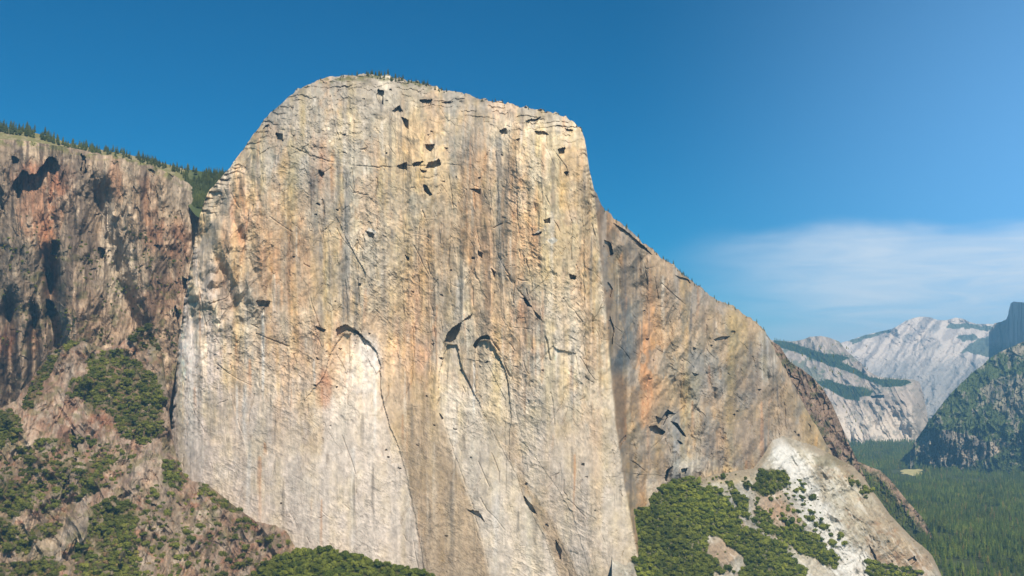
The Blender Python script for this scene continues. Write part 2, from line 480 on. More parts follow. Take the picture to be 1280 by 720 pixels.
def wall_depth(PX, PY):
    xn = interp(NOSE, PY)
    t = PX - xn
    yt = interp(TOP_PTS, PX)
    h = np.maximum(PY - yt, 0)
    D = np.full(PX.shape, 1955.0)
    D += 0.22 * np.maximum(390 - PX, 0) + 0.0012 * np.maximum(330 - PX, 0) ** 2
    D -= 26 * np.exp(-((t + 45) / 60.0) ** 2)
    D += 18 * np.exp(-((PX - 470) / 70.0) ** 2) * ss(620, 300, PY)
    tr = np.maximum(t, 0)
    D += 92 * ss(0, 15, t) + 2.05 * tr + 0.0009 * tr ** 2
    D += 26 * ss(22, 34, t) * ss(300, 330, PY) - 20 * ss(60, 110, t) * ss(300, 400, PY)
    left = ss(20, -20, t)
    D -= (0.30 * np.maximum(PY - 430, 0)) * left + 0.25 * np.maximum(PY - 500, 0) * (1 - left)
    D += 0.0045 * np.maximum(230 - PY, 0) ** 2 * left
    D += (70 * np.exp(-h / 22.0) + 40 * np.exp(-h / 5.0)) * ss(760, 700, PX) * ss(250, 330, PX)
    D += 60 * np.exp(-h / 14.0) * ss(740, 800, PX)
    D += 34 * np.exp(-np.maximum(PX - interp([(200, 300), (240, 290), (320, 240), (380, 230), (440, 222), (500, 218), (600, 212)], PY), 0) / 9) * ss(330, 250, PX)
    X, Y = warp(PX, PY, 3.0, 22, 60, 2)
    lower = ss(430, 560, PY) * left
    rr = 1 - ss(20, -10, t)
    amp = 1.0 - 0.62 * lower + 0.25 * rr
    # big pillars and corners
    D += amp * (50 * facet(X / 84 + .12 * Y / 84, Y / 420, 1) + 20 * facet(X / 36, Y / 260, 4) + 6 * facet(X / 15 + .05 * Y / 15, Y / 100, 22) + 10 * (0.5 - ridged(X / 34, Y / 260, 4, 3)))
    X2, Y2 = warp(PX, PY, 2.5, 12, 22, 7)
    D += amp * (20 * facet(X / 52 + .2 * Y / 52, Y / 130, 6) + 10 * facet((X2 + .3 * Y2) / 21, (Y2 - .5 * X2) / 52, 11) + 4.2 * facet((X2 - .2 * Y2) / 9.5, (Y2 + .3 * X2) / 21, 17) + 2.2 * facet((X2 + .4 * Y2) / 4.6, (Y2 - .2 * X2) / 8, 2))
    pm = ss(.42, .62, vn(PX / 70, PY / 90, 13))
    h1, e1, r1 = cells(X / 58, Y / 150, 6); D += amp * 2.0 * h1
    h2, e2, r2 = cells(X2 / 22, Y2 / 58, 12); D += amp * 2.0 * h2 * pm
    h3, e3, r3 = cells(X2 / 9 + 0.15 * Y2 / 9, Y2 / 17, 17); D += amp * 1.2 * h3 * (1 - .6 * pm)
    U2 = X2 * .86 + Y2 * .5; W2 = Y2 * .86 - X2 * .5
    gr = (0.12 + 0.75 * ss(.2, .8, vn(PX / 38, PY / 70, 21) * .6 + .4 * vn(PX / 15, PY / 22, 23))) * (1 - .35 * lower)
    D += (6.0 * fbm(X2 / 9, Y2 / 13, 16, 5, .70) + 4.6 * (0.5 - ridged(U2 / 17, W2 / 11, 10, 4, .6)) + 3.0 * (0.5 - ridged(U2 / 6, W2 / 9, 20, 3, .6))) * gr
    top = ss(235, 150, PY) * ss(520, 440, PX)
    D += 20 * top * fbm(X / 14, Y / 14, 3, 5, 0.66)
    # broken left shoulder
    sh = ss(345, 300, PX) * ss(470, 380, PY)
    D += sh * (26 * facet((X2 - .4 * Y2) / 14, (Y2 + .3 * X2) / 26, 3) + 12 * facet(X2 / 6, Y2 / 9, 13))
    D += amp * (4.5 * fbm(PX / 7, PY / 34, 8, 4, 0.55) + 3.0 * fbm(PX / 9, PY / 9, 5, 4, 0.6))
    # summit blocks and exfoliation sheets
    sm = np.exp(-h / 16.0) * left
    h5, e5, r5 = cells(X2 / 26, Y2 / 6.5 + X2 / 60, 9); D += sm * 9 * h5 + sm * 14 * flakes(X2, Y2, 20, 7, 3, .4)
    se = rr
    D += se * (90 * facet(X / 52 - .1 * Y / 52, Y / 190, 15) + 52 * facet((X2 - Y2 * .35) / 24, (Y2 + X2 * .3) / 60, 11) + 24 * facet((X2 + Y2 * .25) / 10, (Y2 - X2 * .3) / 24, 7) + 9 * facet(X2 / 4.5, Y2 / 9, 19) + 8 * fbm(X2 / 8, Y2 / 12, 13, 4, .65)) * ss(2, 26, t)
    # slabs recessed beneath arches
    XW, YW = warp(PX, PY, 1.4, 7, 9, 8)
    D += (7.0 - 5.5 * ss(440, 600, PY)) * inpoly(XW, YW, HEART) * ss(400, 440, PX + (PY - 430) * .5)
    D += (8.0 - 7.0 * ss(440, 540, PY)) * inpoly(XW, YW, SLAB) + (8.0 - 6 * ss(450, 540, PY)) * inpoly(XW, YW, SLAB2) + 1.0 * inpoly(XW, YW, SLAB3)
    onoff = ss(.38, .62, vn(PX / 14, PY / 18, 19))
    for pts, w, d in CRACKS:
        q = dline(XW, YW, pts, 8)
        D += 0.42 * d * (0.15 + onoff) * (1 - .45 * rr) * (1 - .6 * ss(470, 540, PY)) * ss(w * .8 + .5, w * 0.2, q) * (1 - .35 * lower)
    if PX.size > 50000 or True:
        for pts, w, d in FRAC:
            q = dline(PX, PY, pts, 4)
            D += d * ss(w + .45, w * .2, q) * (1 - .4 * lower)
        for pts, d in NOTCH:
            D += d * (1 - .35 * lower) * inpoly(PX, PY, pts)
    for pts, d in ROOFS:
        D += d * inpoly(PX + (XW - PX) * 0.6, PY + (YW - PY) * 0.6, pts)
    # thin natural fissures along block edges
    D += amp * 1.4 * ss(0.05, 0.0, e2) * (r2 > 0.6) * onoff
    return D

def streak(X, Y, w, l, s, o=3):
    return vn(X / w, Y / l, s) * 0.6 + vn(X / (w * 0.43) + 3, Y / (l * 0.7), s + 4) * 0.4

def wall_colour(PX, PY):
    X, Y = warp(PX, PY, 2.0, 10, 50, 5)
    xn = interp(NOSE, PY)
    t = PX - xn
    rr = ss(-1.5, 2.5, t + 3 * fbm(PX / 6, PY / 14, 4, 3))
    C = np.empty(PX.shape + (3,)); C[:] = (208, 185, 153)
    # broad tones
    mixc(C, ss(330, 560, PY), (212, 194, 168), 0.8)
    mixc(C, blob(X, Y, 400, 150, 110, 75, 0.3, 2), (176, 163, 143), 0.9)
    mixc(C, blob(X, Y, 560, 115, 190, 35, 0.4, 4), (172, 160, 142), 0.8)
    mixc(C, blob(X, Y, 700, 140, 60, 22, 0.4, 4), (165, 152, 135), 0.8)
    mixc(C, blob(X, Y, 690, 250, 55, 110, 0.4, 6), (210, 189, 148), 0.7)
    mixc(C, blob(X, Y, 540, 190, 60, 70, 0.4, 7), (212, 184, 140), 0.7)
    mixc(C, blob(X, Y, 370, 210, 42, 22, 0.5, 8), (193, 184, 170), 0.7)
    mixc(C, blob(X, Y, 430, 240, 60, 50, 0.4, 9), (178, 166, 146), 0.6)
    # bleached lower wall
    mixc(C, blob(X, Y, 330, 620, 210, 150, 0.35, 10), (216, 198, 181), 0.85)
    mixc(C, blob(X, Y, 250, 500, 40, 190, 0.4, 11), (222, 202, 185), 0.8)
    mixc(C, blob(X, Y, 690, 470, 55, 90, 0.4, 12), (206, 194, 176), 0.7)
    mixc(C, blob(X, Y, 690, 650, 75, 120, 0.4, 13), (216, 200, 182), 0.8)
    pa = fbm(X / 34, Y / 60, 21, 5, .6); pb = fbm(X / 22 + 9, Y / 48, 11, 5, .6); pc = fbm(X / 26 + 4, Y / 70, 19, 5, .6)
    lw_ = ss(600, 430, PY)
    mixc(C, ss(.04, .16, pa), (172, 161, 146), .65 * 1.0) if False else mixc(C, ss(.05, .15, pa) * (.25 + .75 * lw_), (174, 162, 145), .65)
    mixc(C, ss(.06, .16, pb), (224, 207, 180), .55)
    mixc(C, ss(.07, .17, pc) * (.35 + .65 * lw_), (210, 174, 138), .45)
    # orange and rust
    for (x, y, rx, ry, c, op) in [
        (345, 320, 26, 75, (205, 152, 108), .8), (368, 350, 22, 60, (203, 148, 104), .6), (300, 265, 14, 60, (178, 120, 88), .8), (285, 340, 18, 70, (190, 140, 105), .6),
        (400, 215, 14, 40, (190, 130, 92), .6), (385, 300, 18, 60, (207, 165, 125), .6), (400, 430, 40, 40, (206, 160, 122), .65), (365, 470, 35, 60, (208, 172, 134), .6),
        (405, 485, 9, 22, (190, 130, 95), .85), (438, 432, 16, 12, (214, 164, 116), .8), (590, 235, 17, 95, (216, 160, 108), .85), (602, 330, 14, 70, (208, 148, 102), .6),
        (650, 215, 12, 50, (212, 160, 112), .75), (655, 300, 20, 55, (209, 150, 104), .75), (640, 250, 9, 60, (200, 150, 110), .6), (520, 420, 22, 75, (213, 158, 118), .85),
        (540, 330, 25, 60, (209, 165, 120), .5), (495, 470, 18, 30, (207, 160, 120), .55), (510, 170, 14, 40, (208, 162, 115), .5), (645, 420, 22, 40, (206, 155, 112), .75),
        (660, 388, 16, 20, (204, 145, 105), .7), (700, 330, 12, 50, (208, 170, 125), .5), (730, 300, 8, 120, (200, 158, 112), .6), (700, 440, 10, 90, (212, 178, 136), .4),
        (690, 600, 12, 80, (214, 178, 138), .5), (640, 640, 14, 60, (210, 176, 140), .5), (335, 420, 18, 40, (205, 160, 120), .6), (745, 560, 8, 90, (210, 170, 125), .6),
        (655, 480, 14, 25, (208, 170, 135), .5), (560, 260, 16, 60, (210, 170, 125), .4)]:
        mm = blob(X, Y, x, y, rx, ry, 0.5, int(x) % 19, 0.6, (8, 60))
        mixc(C, mm * (0.3 + 0.8 * streak(X, Y, 5, 120, int(y) % 17)) * (.6 + .5 * ss(-.15, .15, fbm(X / 9, Y / 24, 5, 4, .6))), c, op * .82)
    mixc(C, blob(X, Y, 236, 470, 16, 170, .5, 8, .5), (228, 212, 198), .7)
    mixc(C, softpoly(PX, PY, [(425, 424), (446, 416), (458, 426), (470, 440), (476, 458), (477, 490), (487, 530), (502, 570), (514, 620), (526, 680), (534, 740), (360, 740), (372, 640), (410, 540), (425, 480)], 5), (222, 207, 189), .5)
    # brown diagonal bands between the pale slabs
    B1 = [(478, 440), (477, 490), (487, 530), (502, 570), (514, 620), (526, 680), (534, 740), (616, 740), (604, 680), (590, 630), (574, 590), (560, 545), (548, 510), (548, 450)]
    XW, YW = warp(PX, PY, 1.4, 7, 9, 8)
    mixc(C, softpoly(XW, YW, B1) * ss(420, 520, PY) * (.75 + .25 * ss(-.2, .2, fbm(X / 12, Y / 40, 3, 3))), (186, 162, 132), 0.85)
    B2 = [(571, 430), (576, 455), (592, 490), (612, 530), (628, 562), (645, 590), (656, 625), (668, 640), (656, 600), (648, 548), (640, 520), (636, 560), (624, 552), (606, 520), (596, 490), (592, 436)]
    mixc(C, softpoly(XW, YW, B2), (204, 178, 146), 0.6)
    B3 = [(645, 590), (656, 625), (680, 670), (705, 740), (728, 740), (716, 700), (700, 670), (684, 640), (668, 620)]
    mixc(C, softpoly(XW, YW, B3, 2), (184, 160, 130), 0.7)
    mixc(C, softpoly(XW, YW, SLAB, 4) * ss(425, 520, PY), (230, 214, 192), 0.75)
    mixc(C, softpoly(XW, YW, SLAB2, 3), (213, 195, 166), 0.5)
    mixc(C, blob(X, Y, 455, 455, 20, 38, 0.3, 3, .3), (220, 207, 194), 0.75)
    mixc(C, blob(X, Y, 525, 130, 330, 10, .5, 3), (150, 140, 125), .0)
    # dark water stains
    for (x, y0, y1, w, c, op) in [
        (433, 215, 405, 4.5, (128, 122, 114), .85), (446, 360, 408, 3, (118, 112, 104), .9), (357, 270, 420, 4, (165, 150, 130), .6), (400, 300, 420, 5, (165, 150, 132), .5),
        (478, 240, 400, 3, (165, 152, 134), .6), (500, 290, 480, 3, (168, 150, 128), .6), (553, 240, 400, 5, (165, 150, 130), .5), (566, 120, 230, 6, (142, 135, 124), .7),
        (587, 175, 205, 7, (108, 104, 98), .7), (625, 170, 330, 4, (142, 134, 124), .8), (634, 190, 320, 3, (160, 146, 128), .6), (625, 300, 345, 5, (150, 144, 136), .6),
        (595, 130, 190, 14, (152, 144, 132), .6), (393, 220, 260, 4, (95, 92, 90), .8), (394, 265, 320, 5, (140, 134, 124), .7), (368, 270, 330, 5, (160, 148, 130), .5),
        (575, 350, 395, 5, (188, 182, 172), .8), (604, 370, 460, 4, (168, 152, 128), .5), (665, 170, 260, 5, (170, 156, 134), .5), (515, 440, 620, 5, (170, 148, 118), .6),
        (530, 500, 720, 4, (160, 138, 112), .5), (549, 560, 720, 5, (168, 146, 118), .5), (575, 600, 720, 5, (170, 148, 120), .5), (475, 480, 500, 3, (150, 130, 110), .4),
        (737, 250, 470, 6, (176, 150, 116), .6), (327, 380, 420, 4, (150, 135, 118), .6), (300, 380, 470, 3, (180, 160, 138), .6), (418, 300, 400, 4, (180, 160, 136), .6),
        (728, 225, 260, 6, (140, 122, 100), .6), (545, 180, 320, 4, (172, 158, 136), .5), (610, 120, 170, 8, (148, 140, 128), .5), (700, 480, 640, 5, (190, 172, 148), .5)]:
        q = np.abs(X + 3 * fbm(X / 40, Y / 50, 3, 2) - x) / w
        m = .8 * ss(1.8, 0.1, q + 0.9 * (streak(X, Y, 2.2, 45, 6) - 0.5) * 2 + 1.2 * fbm(X / 8, Y / 16, 11, 4, .6)) * ss(y0 - 8, y0 + 6, PY) * ss(y1 + 25, y1 - 25, PY)
        mixc(C, m, c, op)
    for (x, y0, y1, w) in [(328, 390, 500, 2), (306, 480, 560, 2.5), (311, 550, 640, 2.5), (296, 480, 540, 1.5), (392, 450, 480, 1.5), (469, 430, 560, 2), (593, 450, 520, 1.6), (441, 560, 700, 3), (660, 620, 720, 4), (620, 600, 720, 4)]:
        q = np.abs(X - x) / w
        mixc(C, ss(1.6, 0.2, q) * ss(y0 - 5, y0 + 5, PY) * ss(y1 + 20, y1 - 25, PY), (226, 219, 208), 0.7)
    # ---- right-hand wall
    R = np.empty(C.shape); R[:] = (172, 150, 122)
    mixc(R, ss(44, 12, t), (152, 122, 92), .9)  # shaded flank beside the nose, put into the colour as a darker strip
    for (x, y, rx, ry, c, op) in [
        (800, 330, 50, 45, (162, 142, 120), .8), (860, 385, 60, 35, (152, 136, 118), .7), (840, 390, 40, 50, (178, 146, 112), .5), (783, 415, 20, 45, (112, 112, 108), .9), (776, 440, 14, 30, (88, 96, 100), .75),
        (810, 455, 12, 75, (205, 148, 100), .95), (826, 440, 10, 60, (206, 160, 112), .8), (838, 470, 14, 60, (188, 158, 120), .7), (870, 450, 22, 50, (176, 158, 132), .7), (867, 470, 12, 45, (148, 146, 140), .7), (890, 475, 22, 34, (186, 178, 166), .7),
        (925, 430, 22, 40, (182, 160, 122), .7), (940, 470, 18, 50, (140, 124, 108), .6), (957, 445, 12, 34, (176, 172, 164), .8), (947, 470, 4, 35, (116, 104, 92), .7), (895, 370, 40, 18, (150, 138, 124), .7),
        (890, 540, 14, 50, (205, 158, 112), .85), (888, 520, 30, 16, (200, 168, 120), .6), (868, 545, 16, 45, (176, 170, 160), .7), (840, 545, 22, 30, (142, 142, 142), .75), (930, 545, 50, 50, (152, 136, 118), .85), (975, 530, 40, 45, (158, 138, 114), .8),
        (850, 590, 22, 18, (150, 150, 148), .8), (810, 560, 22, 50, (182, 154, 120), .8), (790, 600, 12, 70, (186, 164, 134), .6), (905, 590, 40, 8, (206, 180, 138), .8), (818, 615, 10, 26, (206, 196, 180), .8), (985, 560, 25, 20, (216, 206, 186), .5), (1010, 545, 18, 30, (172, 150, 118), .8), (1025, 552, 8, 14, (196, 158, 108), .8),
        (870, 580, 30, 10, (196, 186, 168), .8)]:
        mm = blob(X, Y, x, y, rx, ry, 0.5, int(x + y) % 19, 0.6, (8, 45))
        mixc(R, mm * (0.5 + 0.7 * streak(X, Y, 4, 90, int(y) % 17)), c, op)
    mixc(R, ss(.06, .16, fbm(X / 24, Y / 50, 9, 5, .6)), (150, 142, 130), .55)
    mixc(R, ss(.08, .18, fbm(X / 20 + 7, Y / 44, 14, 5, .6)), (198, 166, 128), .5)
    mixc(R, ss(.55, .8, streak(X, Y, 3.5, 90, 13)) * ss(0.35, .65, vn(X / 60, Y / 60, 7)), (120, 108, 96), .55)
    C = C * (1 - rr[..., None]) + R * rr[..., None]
    # generic fine water streaks and speckle (mineral stain, same in any light)
    s1 = streak(X, Y, 3.2, 110, 9) - 0.5
    s2 = streak(X, Y, 9, 240, 12) - 0.5
    s3 = fbm(PX / 5, PY / 7, 3, 4, 0.65)
    low = ss(440, 560, PY) * (1 - rr)
    s4 = fbm(X / 2.6, Y / 3.2, 8, 2, .6)
    band = np.clip(softpoly(XW, YW, B1, 3) + softpoly(XW, YW, B3, 2) + .7 * softpoly(XW, YW, B2, 2), 0, 1)
    pale = np.maximum(ss(470, 600, PY), ss(275, 240, PX) * ss(330, 430, PY)) * (1 - rr) * (1 - band)
    mixc(C, pale * (.6 + .8 * fbm(X / 24, Y / 60, 13, 4, .6)), (224, 211, 196), .6)
    draw_stains(C, X, Y, PX, PY)
    k = 1 + (0.10 - 0.07 * low) * s1 + (0.10 - .06 * low) * s2 + 0.33 * s3 + (0.16 - .04 * low) * s4 + 0.2 * fbm(PX / 60, PY / 90, 15, 3)
    k *= 1.07 - 0.115 * ss(430, 600, PY) * (1 - rr) - .03 * rr  # sun balance put into the colour: leaning, sunnier lower wall darkened, upper lightened
    C *= k[..., None]
    warm = (streak(X, Y, 14, 150, 14) - 0.5) * (0.26 - 0.14 * low) + (.20 - .08 * low) * fbm(X / 16, Y / 22, 17, 4, .6) - .02
    C[..., 0] *= 1 + warm * 0.2; C[..., 2] *= (1 - np.maximum(warm, -.03) * .9) * (.985 - .02 * low); C[..., 1] *= .998 - .008 * low
    # lichen-dark summit patches, grey diagonal scuffs, darker lines along block edges
    tp = ss(240, 130, PY) * ss(0.08, 0.3, fbm(X / 14, Y / 10, 17, 4, 0.6)) * (1 - rr)
    mixc(C, tp, (120, 112, 98), .55)
    ds = ss(0.12, 0.3, fbm((X + Y) / 30, (Y - X) / 5, 14, 3, .6)) * blob(X, Y, 460, 220, 60, 120, .4, 3)
    mixc(C, ds, (150, 140, 126), .5)
    hh, ee, rv = cells(X / 22, Y / 58, 12)
    mixc(C, ss(0.03, 0, ee) * (rv > 0.7) * ss(.45, .65, vn(PX / 14, PY / 18, 19)), (140, 120, 98), .4)
    hh, ee, rv = cells((X + 4 * fbm(X / 6, Y / 6, 2, 2)) / 9, Y / 12, 20)
    mixc(C, ss(0.06, 0, ee) * (rv > 0.8), (140, 122, 100), .4 )
    # fresh fracture scars: small pale flakes
    for pts in ([(456, 292), (461, 284), (469, 288), (470, 292), (458, 292)], [(683, 300), (692, 296), (697, 300), (690, 305)], [(664, 293), (669, 290), (676, 286), (672, 292)]):
        mixc(C, inpoly(XW, YW, pts), (226, 220, 208), .8)
    # green on the summit slabs
    h = PY - interp(TOP_PTS, PX)
    g = ss(12, 2, h) * ss(0.02, 0.12, fbm(PX / 7, PY / 3, 6, 3)) * ss(380, 430, PX) * ss(560, 510, PX)
    mixc(C, g, (96, 96, 52), .7)
    return C

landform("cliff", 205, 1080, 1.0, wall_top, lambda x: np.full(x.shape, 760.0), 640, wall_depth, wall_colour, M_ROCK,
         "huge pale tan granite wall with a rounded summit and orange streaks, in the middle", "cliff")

# ================================================================== LEFT WALL
LW_TOP = [(-60, 166), (0, 174), (25, 175), (60, 180), (90, 185), (110, 189), (130, 193), (160, 199), (190, 207), (215, 218), (235, 228), (246, 240), (252, 255), (262, 262), (290, 262), (360, 250)]

def lw_depth(PX, PY):
    X, Y = warp(PX, PY, 3.0, 22, 50, 4)
    D = 2330 - 0.35 * np.maximum(PY - 250, 0) + 0.25 * (PX - 120)
    D += 55 * np.exp(-np.maximum(PY - interp(LW_TOP, PX), 0) / 14.0)
    # pillar structure: buttress at x 70-110, gully 115-165 widening down, broken rib 165-230
    gx = interp([(180, 100), (240, 122), (300, 132), (360, 150), (420, 175), (520, 190)], PY)
    D += 72 * np.exp(-((X - gx) / 17.0) ** 2) * ss(190, 260, PY)
    D += 15 * np.exp(-((X - 245) / 14.0) ** 2)
    D += 120 * np.exp(-((X - interp([(150, 55), (300, 60), (440, 70)], PY)) / 10.0) ** 2) * ss(300, 350, PY)
    D += 80 * np.exp(-((X - 42) / 7.0) ** 2) * ss(370, 400, PY)
    D += 90 * np.exp(-((X - 12) / 9.0) ** 2) * ss(350, 400, PY)
    D -= 46 * np.exp(-((X - 92) / 16.0) ** 2) * ss(250, 360, PY)
    D += 85 * facet(X / 46 + .1 * Y / 46, Y / 200, 2) + 40 * facet(X / 19, Y / 130, 9) + 18 * (.5 - ridged(X / 24, Y / 150, 9, 3))
    D += 34 * facet(X / 26, Y / 56, 2) + 24 * facet((X + .1 * Y) / 11, (Y - .3 * X) / 30, 8) + 14 * facet((X - .1 * Y) / 5, (Y + .2 * X) / 12, 14) + 7 * facet(X / 2.7, Y / 5, 3)
    D += 10 * fbm(PX / 9, PY / 13, 6, 5, 0.62) + 5 * cells(X / 7, Y / 22, 8)[0]
    XW, YW = warp(PX, PY, 2.5, 6, 7, 8)
    for pts, d in [([(16, 232), (22, 220), (30, 212), (37, 218), (47, 217), (52, 206), (58, 199), (62, 196), (72, 199), (74, 208), (66, 222), (62, 232), (48, 238), (36, 240), (22, 248)], 52),
                   ([(58, 372), (66, 376), (76, 400), (78, 420), (70, 434), (60, 440), (56, 410)], 60),
                   ([(14, 196), (22, 197), (24, 205), (16, 204)], 24),
                   ([(102, 192), (107, 196), (108, 216), (102, 220)], 24),
                   ([(0, 232), (4, 240), (3, 262), (-20, 262), (-20, 230)], 40),
                   ([(66, 300), (76, 304), (72, 318), (64, 316)], 34),
                   ([(122, 308), (132, 312), (130, 326), (124, 324)], 30),
                   ([(186, 212), (194, 214), (190, 220)], 20),
                   ([(240, 232), (247, 238), (246, 252), (241, 246)], 24),
                   ([(228, 345), (235, 350), (232, 366), (228, 360)], 26),
                   ([(192, 308), (200, 306), (198, 312)], 16),
                   ([(218, 382), (224, 390), (222, 402), (217, 396)], 24)]:
        D += d * inpoly(XW, YW, pts)
    return D

def lw_colour(PX, PY):
    X, Y = warp(PX, PY, 3.0, 12, 30, 5)
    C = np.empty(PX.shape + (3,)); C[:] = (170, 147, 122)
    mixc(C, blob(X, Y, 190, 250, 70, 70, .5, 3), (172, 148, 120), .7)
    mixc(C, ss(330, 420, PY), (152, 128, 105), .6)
    for (x, y, rx, ry, c, op) in [
        (50, 255, 26, 45, (184, 128, 94), .75), (62, 320, 9, 50, (186, 126, 88), .8), (80, 230, 14, 26, (170, 108, 78), .6), (35, 220, 20, 14, (165, 105, 78), .6), (92, 210, 12, 25, (128, 112, 96), .7), (100, 260, 12, 50, (112, 98, 84), .8),
        (30, 190, 30, 12, (178, 158, 132), .8), (110, 300, 14, 50, (126, 108, 90), .7), (215, 300, 30, 22, (176, 122, 92), .75), (232, 330, 12, 50, (156, 110, 86), .6), (185, 250, 10, 40, (168, 118, 88), .6), (225, 240, 20, 20, (150, 138, 122), .7),
        (150, 345, 22, 36, (210, 192, 166), .9), (135, 290, 9, 42, (214, 196, 172), .9), (158, 270, 5, 50, (196, 176, 150), .6), (150, 310, 20, 12, (198, 180, 156), .7), (15, 340, 30, 50, (104, 92, 78), .6), (100, 400, 20, 40, (148, 118, 92), .7),
        (5, 430, 12, 20, (176, 112, 78), .7), (40, 420, 8, 20, (160, 116, 84), .7), (160, 210, 50, 10, (178, 160, 136), .6), (145, 225, 10, 26, (172, 128, 98), .6), (200, 370, 30, 30, (128, 96, 76), .7), (250, 270, 12, 30, (196, 178, 152), .8), (246, 300, 5, 90, (190, 172, 150), .4)]:
        mm = blob(X, Y, x, y, rx, ry, 0.5, int(x + y) % 19, 0.7, (9, 25))
        mixc(C, mm * (0.5 + 0.7 * streak(X, Y, 4, 50, int(y) % 17)), c, op)
    mixc(C, ss(.05, .2, fbm(X / 9, Y / 18, 22, 5, .62)), (206, 184, 156), .6)
    mixc(C, ss(.5, .75, streak(X, Y, 4.5, 60, 11)) * ss(.35, .6, vn(X / 30, Y / 60, 9)), (92, 78, 68), .6)
    mixc(C, ss(.04, .25, fbm(PX / 14, PY / 12, 13, 5, .65)) * ss(290, 340, PY), (84, 88, 48), .5)
    mixc(C, ss(12, 2, PY - interp(LW_TOP, PX)) * ss(-.05, .1, fbm(PX / 8, PY / 4, 6, 3)), (110, 112, 62), .7)
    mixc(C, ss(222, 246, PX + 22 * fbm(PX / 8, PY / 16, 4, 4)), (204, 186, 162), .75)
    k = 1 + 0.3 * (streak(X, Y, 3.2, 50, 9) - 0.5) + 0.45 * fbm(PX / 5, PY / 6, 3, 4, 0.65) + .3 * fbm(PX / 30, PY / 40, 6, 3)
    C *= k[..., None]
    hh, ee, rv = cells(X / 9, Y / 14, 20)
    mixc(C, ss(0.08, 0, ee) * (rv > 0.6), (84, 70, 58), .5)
    return C

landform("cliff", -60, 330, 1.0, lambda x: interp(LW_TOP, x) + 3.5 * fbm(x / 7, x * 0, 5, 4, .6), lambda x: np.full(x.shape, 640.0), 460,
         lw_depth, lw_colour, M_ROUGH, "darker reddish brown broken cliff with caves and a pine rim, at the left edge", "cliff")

# slope above the left rim that carries the rim forest
RIM_TOP = [(-60, 158), (0, 160), (30, 163), (60, 170), (85, 179), (120, 186), (160, 193), (200, 203), (230, 211), (262, 216), (300, 217), (340, 216)]
def rim_depth(PX, PY):
    return 2560 + .25 * (PX - 120) - 4.5 * (PY - interp(RIM_TOP, PX)) + 10 * fbm(PX / 10, PY / 4, 3, 4)
def rim_colour(PX, PY):
    C = np.empty(PX.shape + (3,)); C[:] = (132, 126, 84)
    mixc(C, ss(0, .2, fbm(PX / 6, PY / 2.5, 8, 4)), (165, 150, 120), .8)
    mixc(C, ss(225, 245, PX), (60, 78, 44), .7)
    return C
landform("hillside", -60, 345, 1.5, lambda x: interp(RIM_TOP, x), lambda x: interp(RIM_TOP, x) + 24 + 34 * ss(215, 250, x), 40, rim_depth, rim_colour, M_SCREE,
         "grassy slope under the pines above the left cliff", "hillside", back=(400, 1200, 2500), drop=(10, 40, 120))

# ================================================================== LOWER LEFT HILLSIDE
HS_TOP = [(-60, 520), (0, 512), (20, 500), (36, 478), (52, 455), (66, 440), (85, 428), (105, 426), (130, 436), (150, 430), (170, 412), (190, 404), (198, 420), (204, 450), (209, 490), (213, 530),
          (218, 560), (226, 588), (240, 602), (258, 604), (285, 626), (320, 652), (345, 656), (360, 666), (368, 682), (376, 705), (384, 730), (400, 745)]
def hs_depth(PX, PY):
    yt = interp(HS_TOP, PX)
    X, Y = warp(PX, PY, 4, 30, 30, 3)
    D = 2120 - 1.65 * (PY - 430)
    D = np.minimum(D, 2120 - 1.2 * (PY - 430)) + 0.12 * (PX - 150)
    D += 26 * np.exp(-np.maximum(PY - yt, 0) / 6.0)
    # diagonal rock ribs running down to the left
    U = X * 0.55 + Y * 0.85; Vv = X * 0.85 - Y * 0.55
    D += 60 * (0.5 - ridged(Vv / 58, U / 120, 3, 4, .55)) + 46 * facet((X + .35 * Y) / 30, Y / 110, 8) + 24 * (.5 - ridged((X + .3 * Y) / 16, Y / 60, 8, 3))
    D += 36 * facet((X + .5 * Y) / 26, (Y - .5 * X) / 44, 2) + 26 * facet((X + .3 * Y) / 12, (Y - .4 * X) / 26, 8) + 13 * facet((X - .3 * Y) / 5.5, (Y + .5 * X) / 7, 14)
    D += 12 * fbm(PX / 14, PY / 14, 6, 5, 0.62) + 2.5 * cells(X / 10, Y / 15, 8)[0] + 5 * facet(X / 2.8, Y / 3.5, 5)
    XW, YW = warp(PX, PY, 2.0, 6, 7, 8)
    D += 26 * inpoly(XW, YW, [(90, 535), (96, 545), (96, 575), (92, 580)]) + 22 * inpoly(XW, YW, [(80, 600), (88, 592), (82, 622), (76, 624)]) + 14 * inpoly(XW, YW, [(190, 630), (196, 632), (190, 648)])
    return D
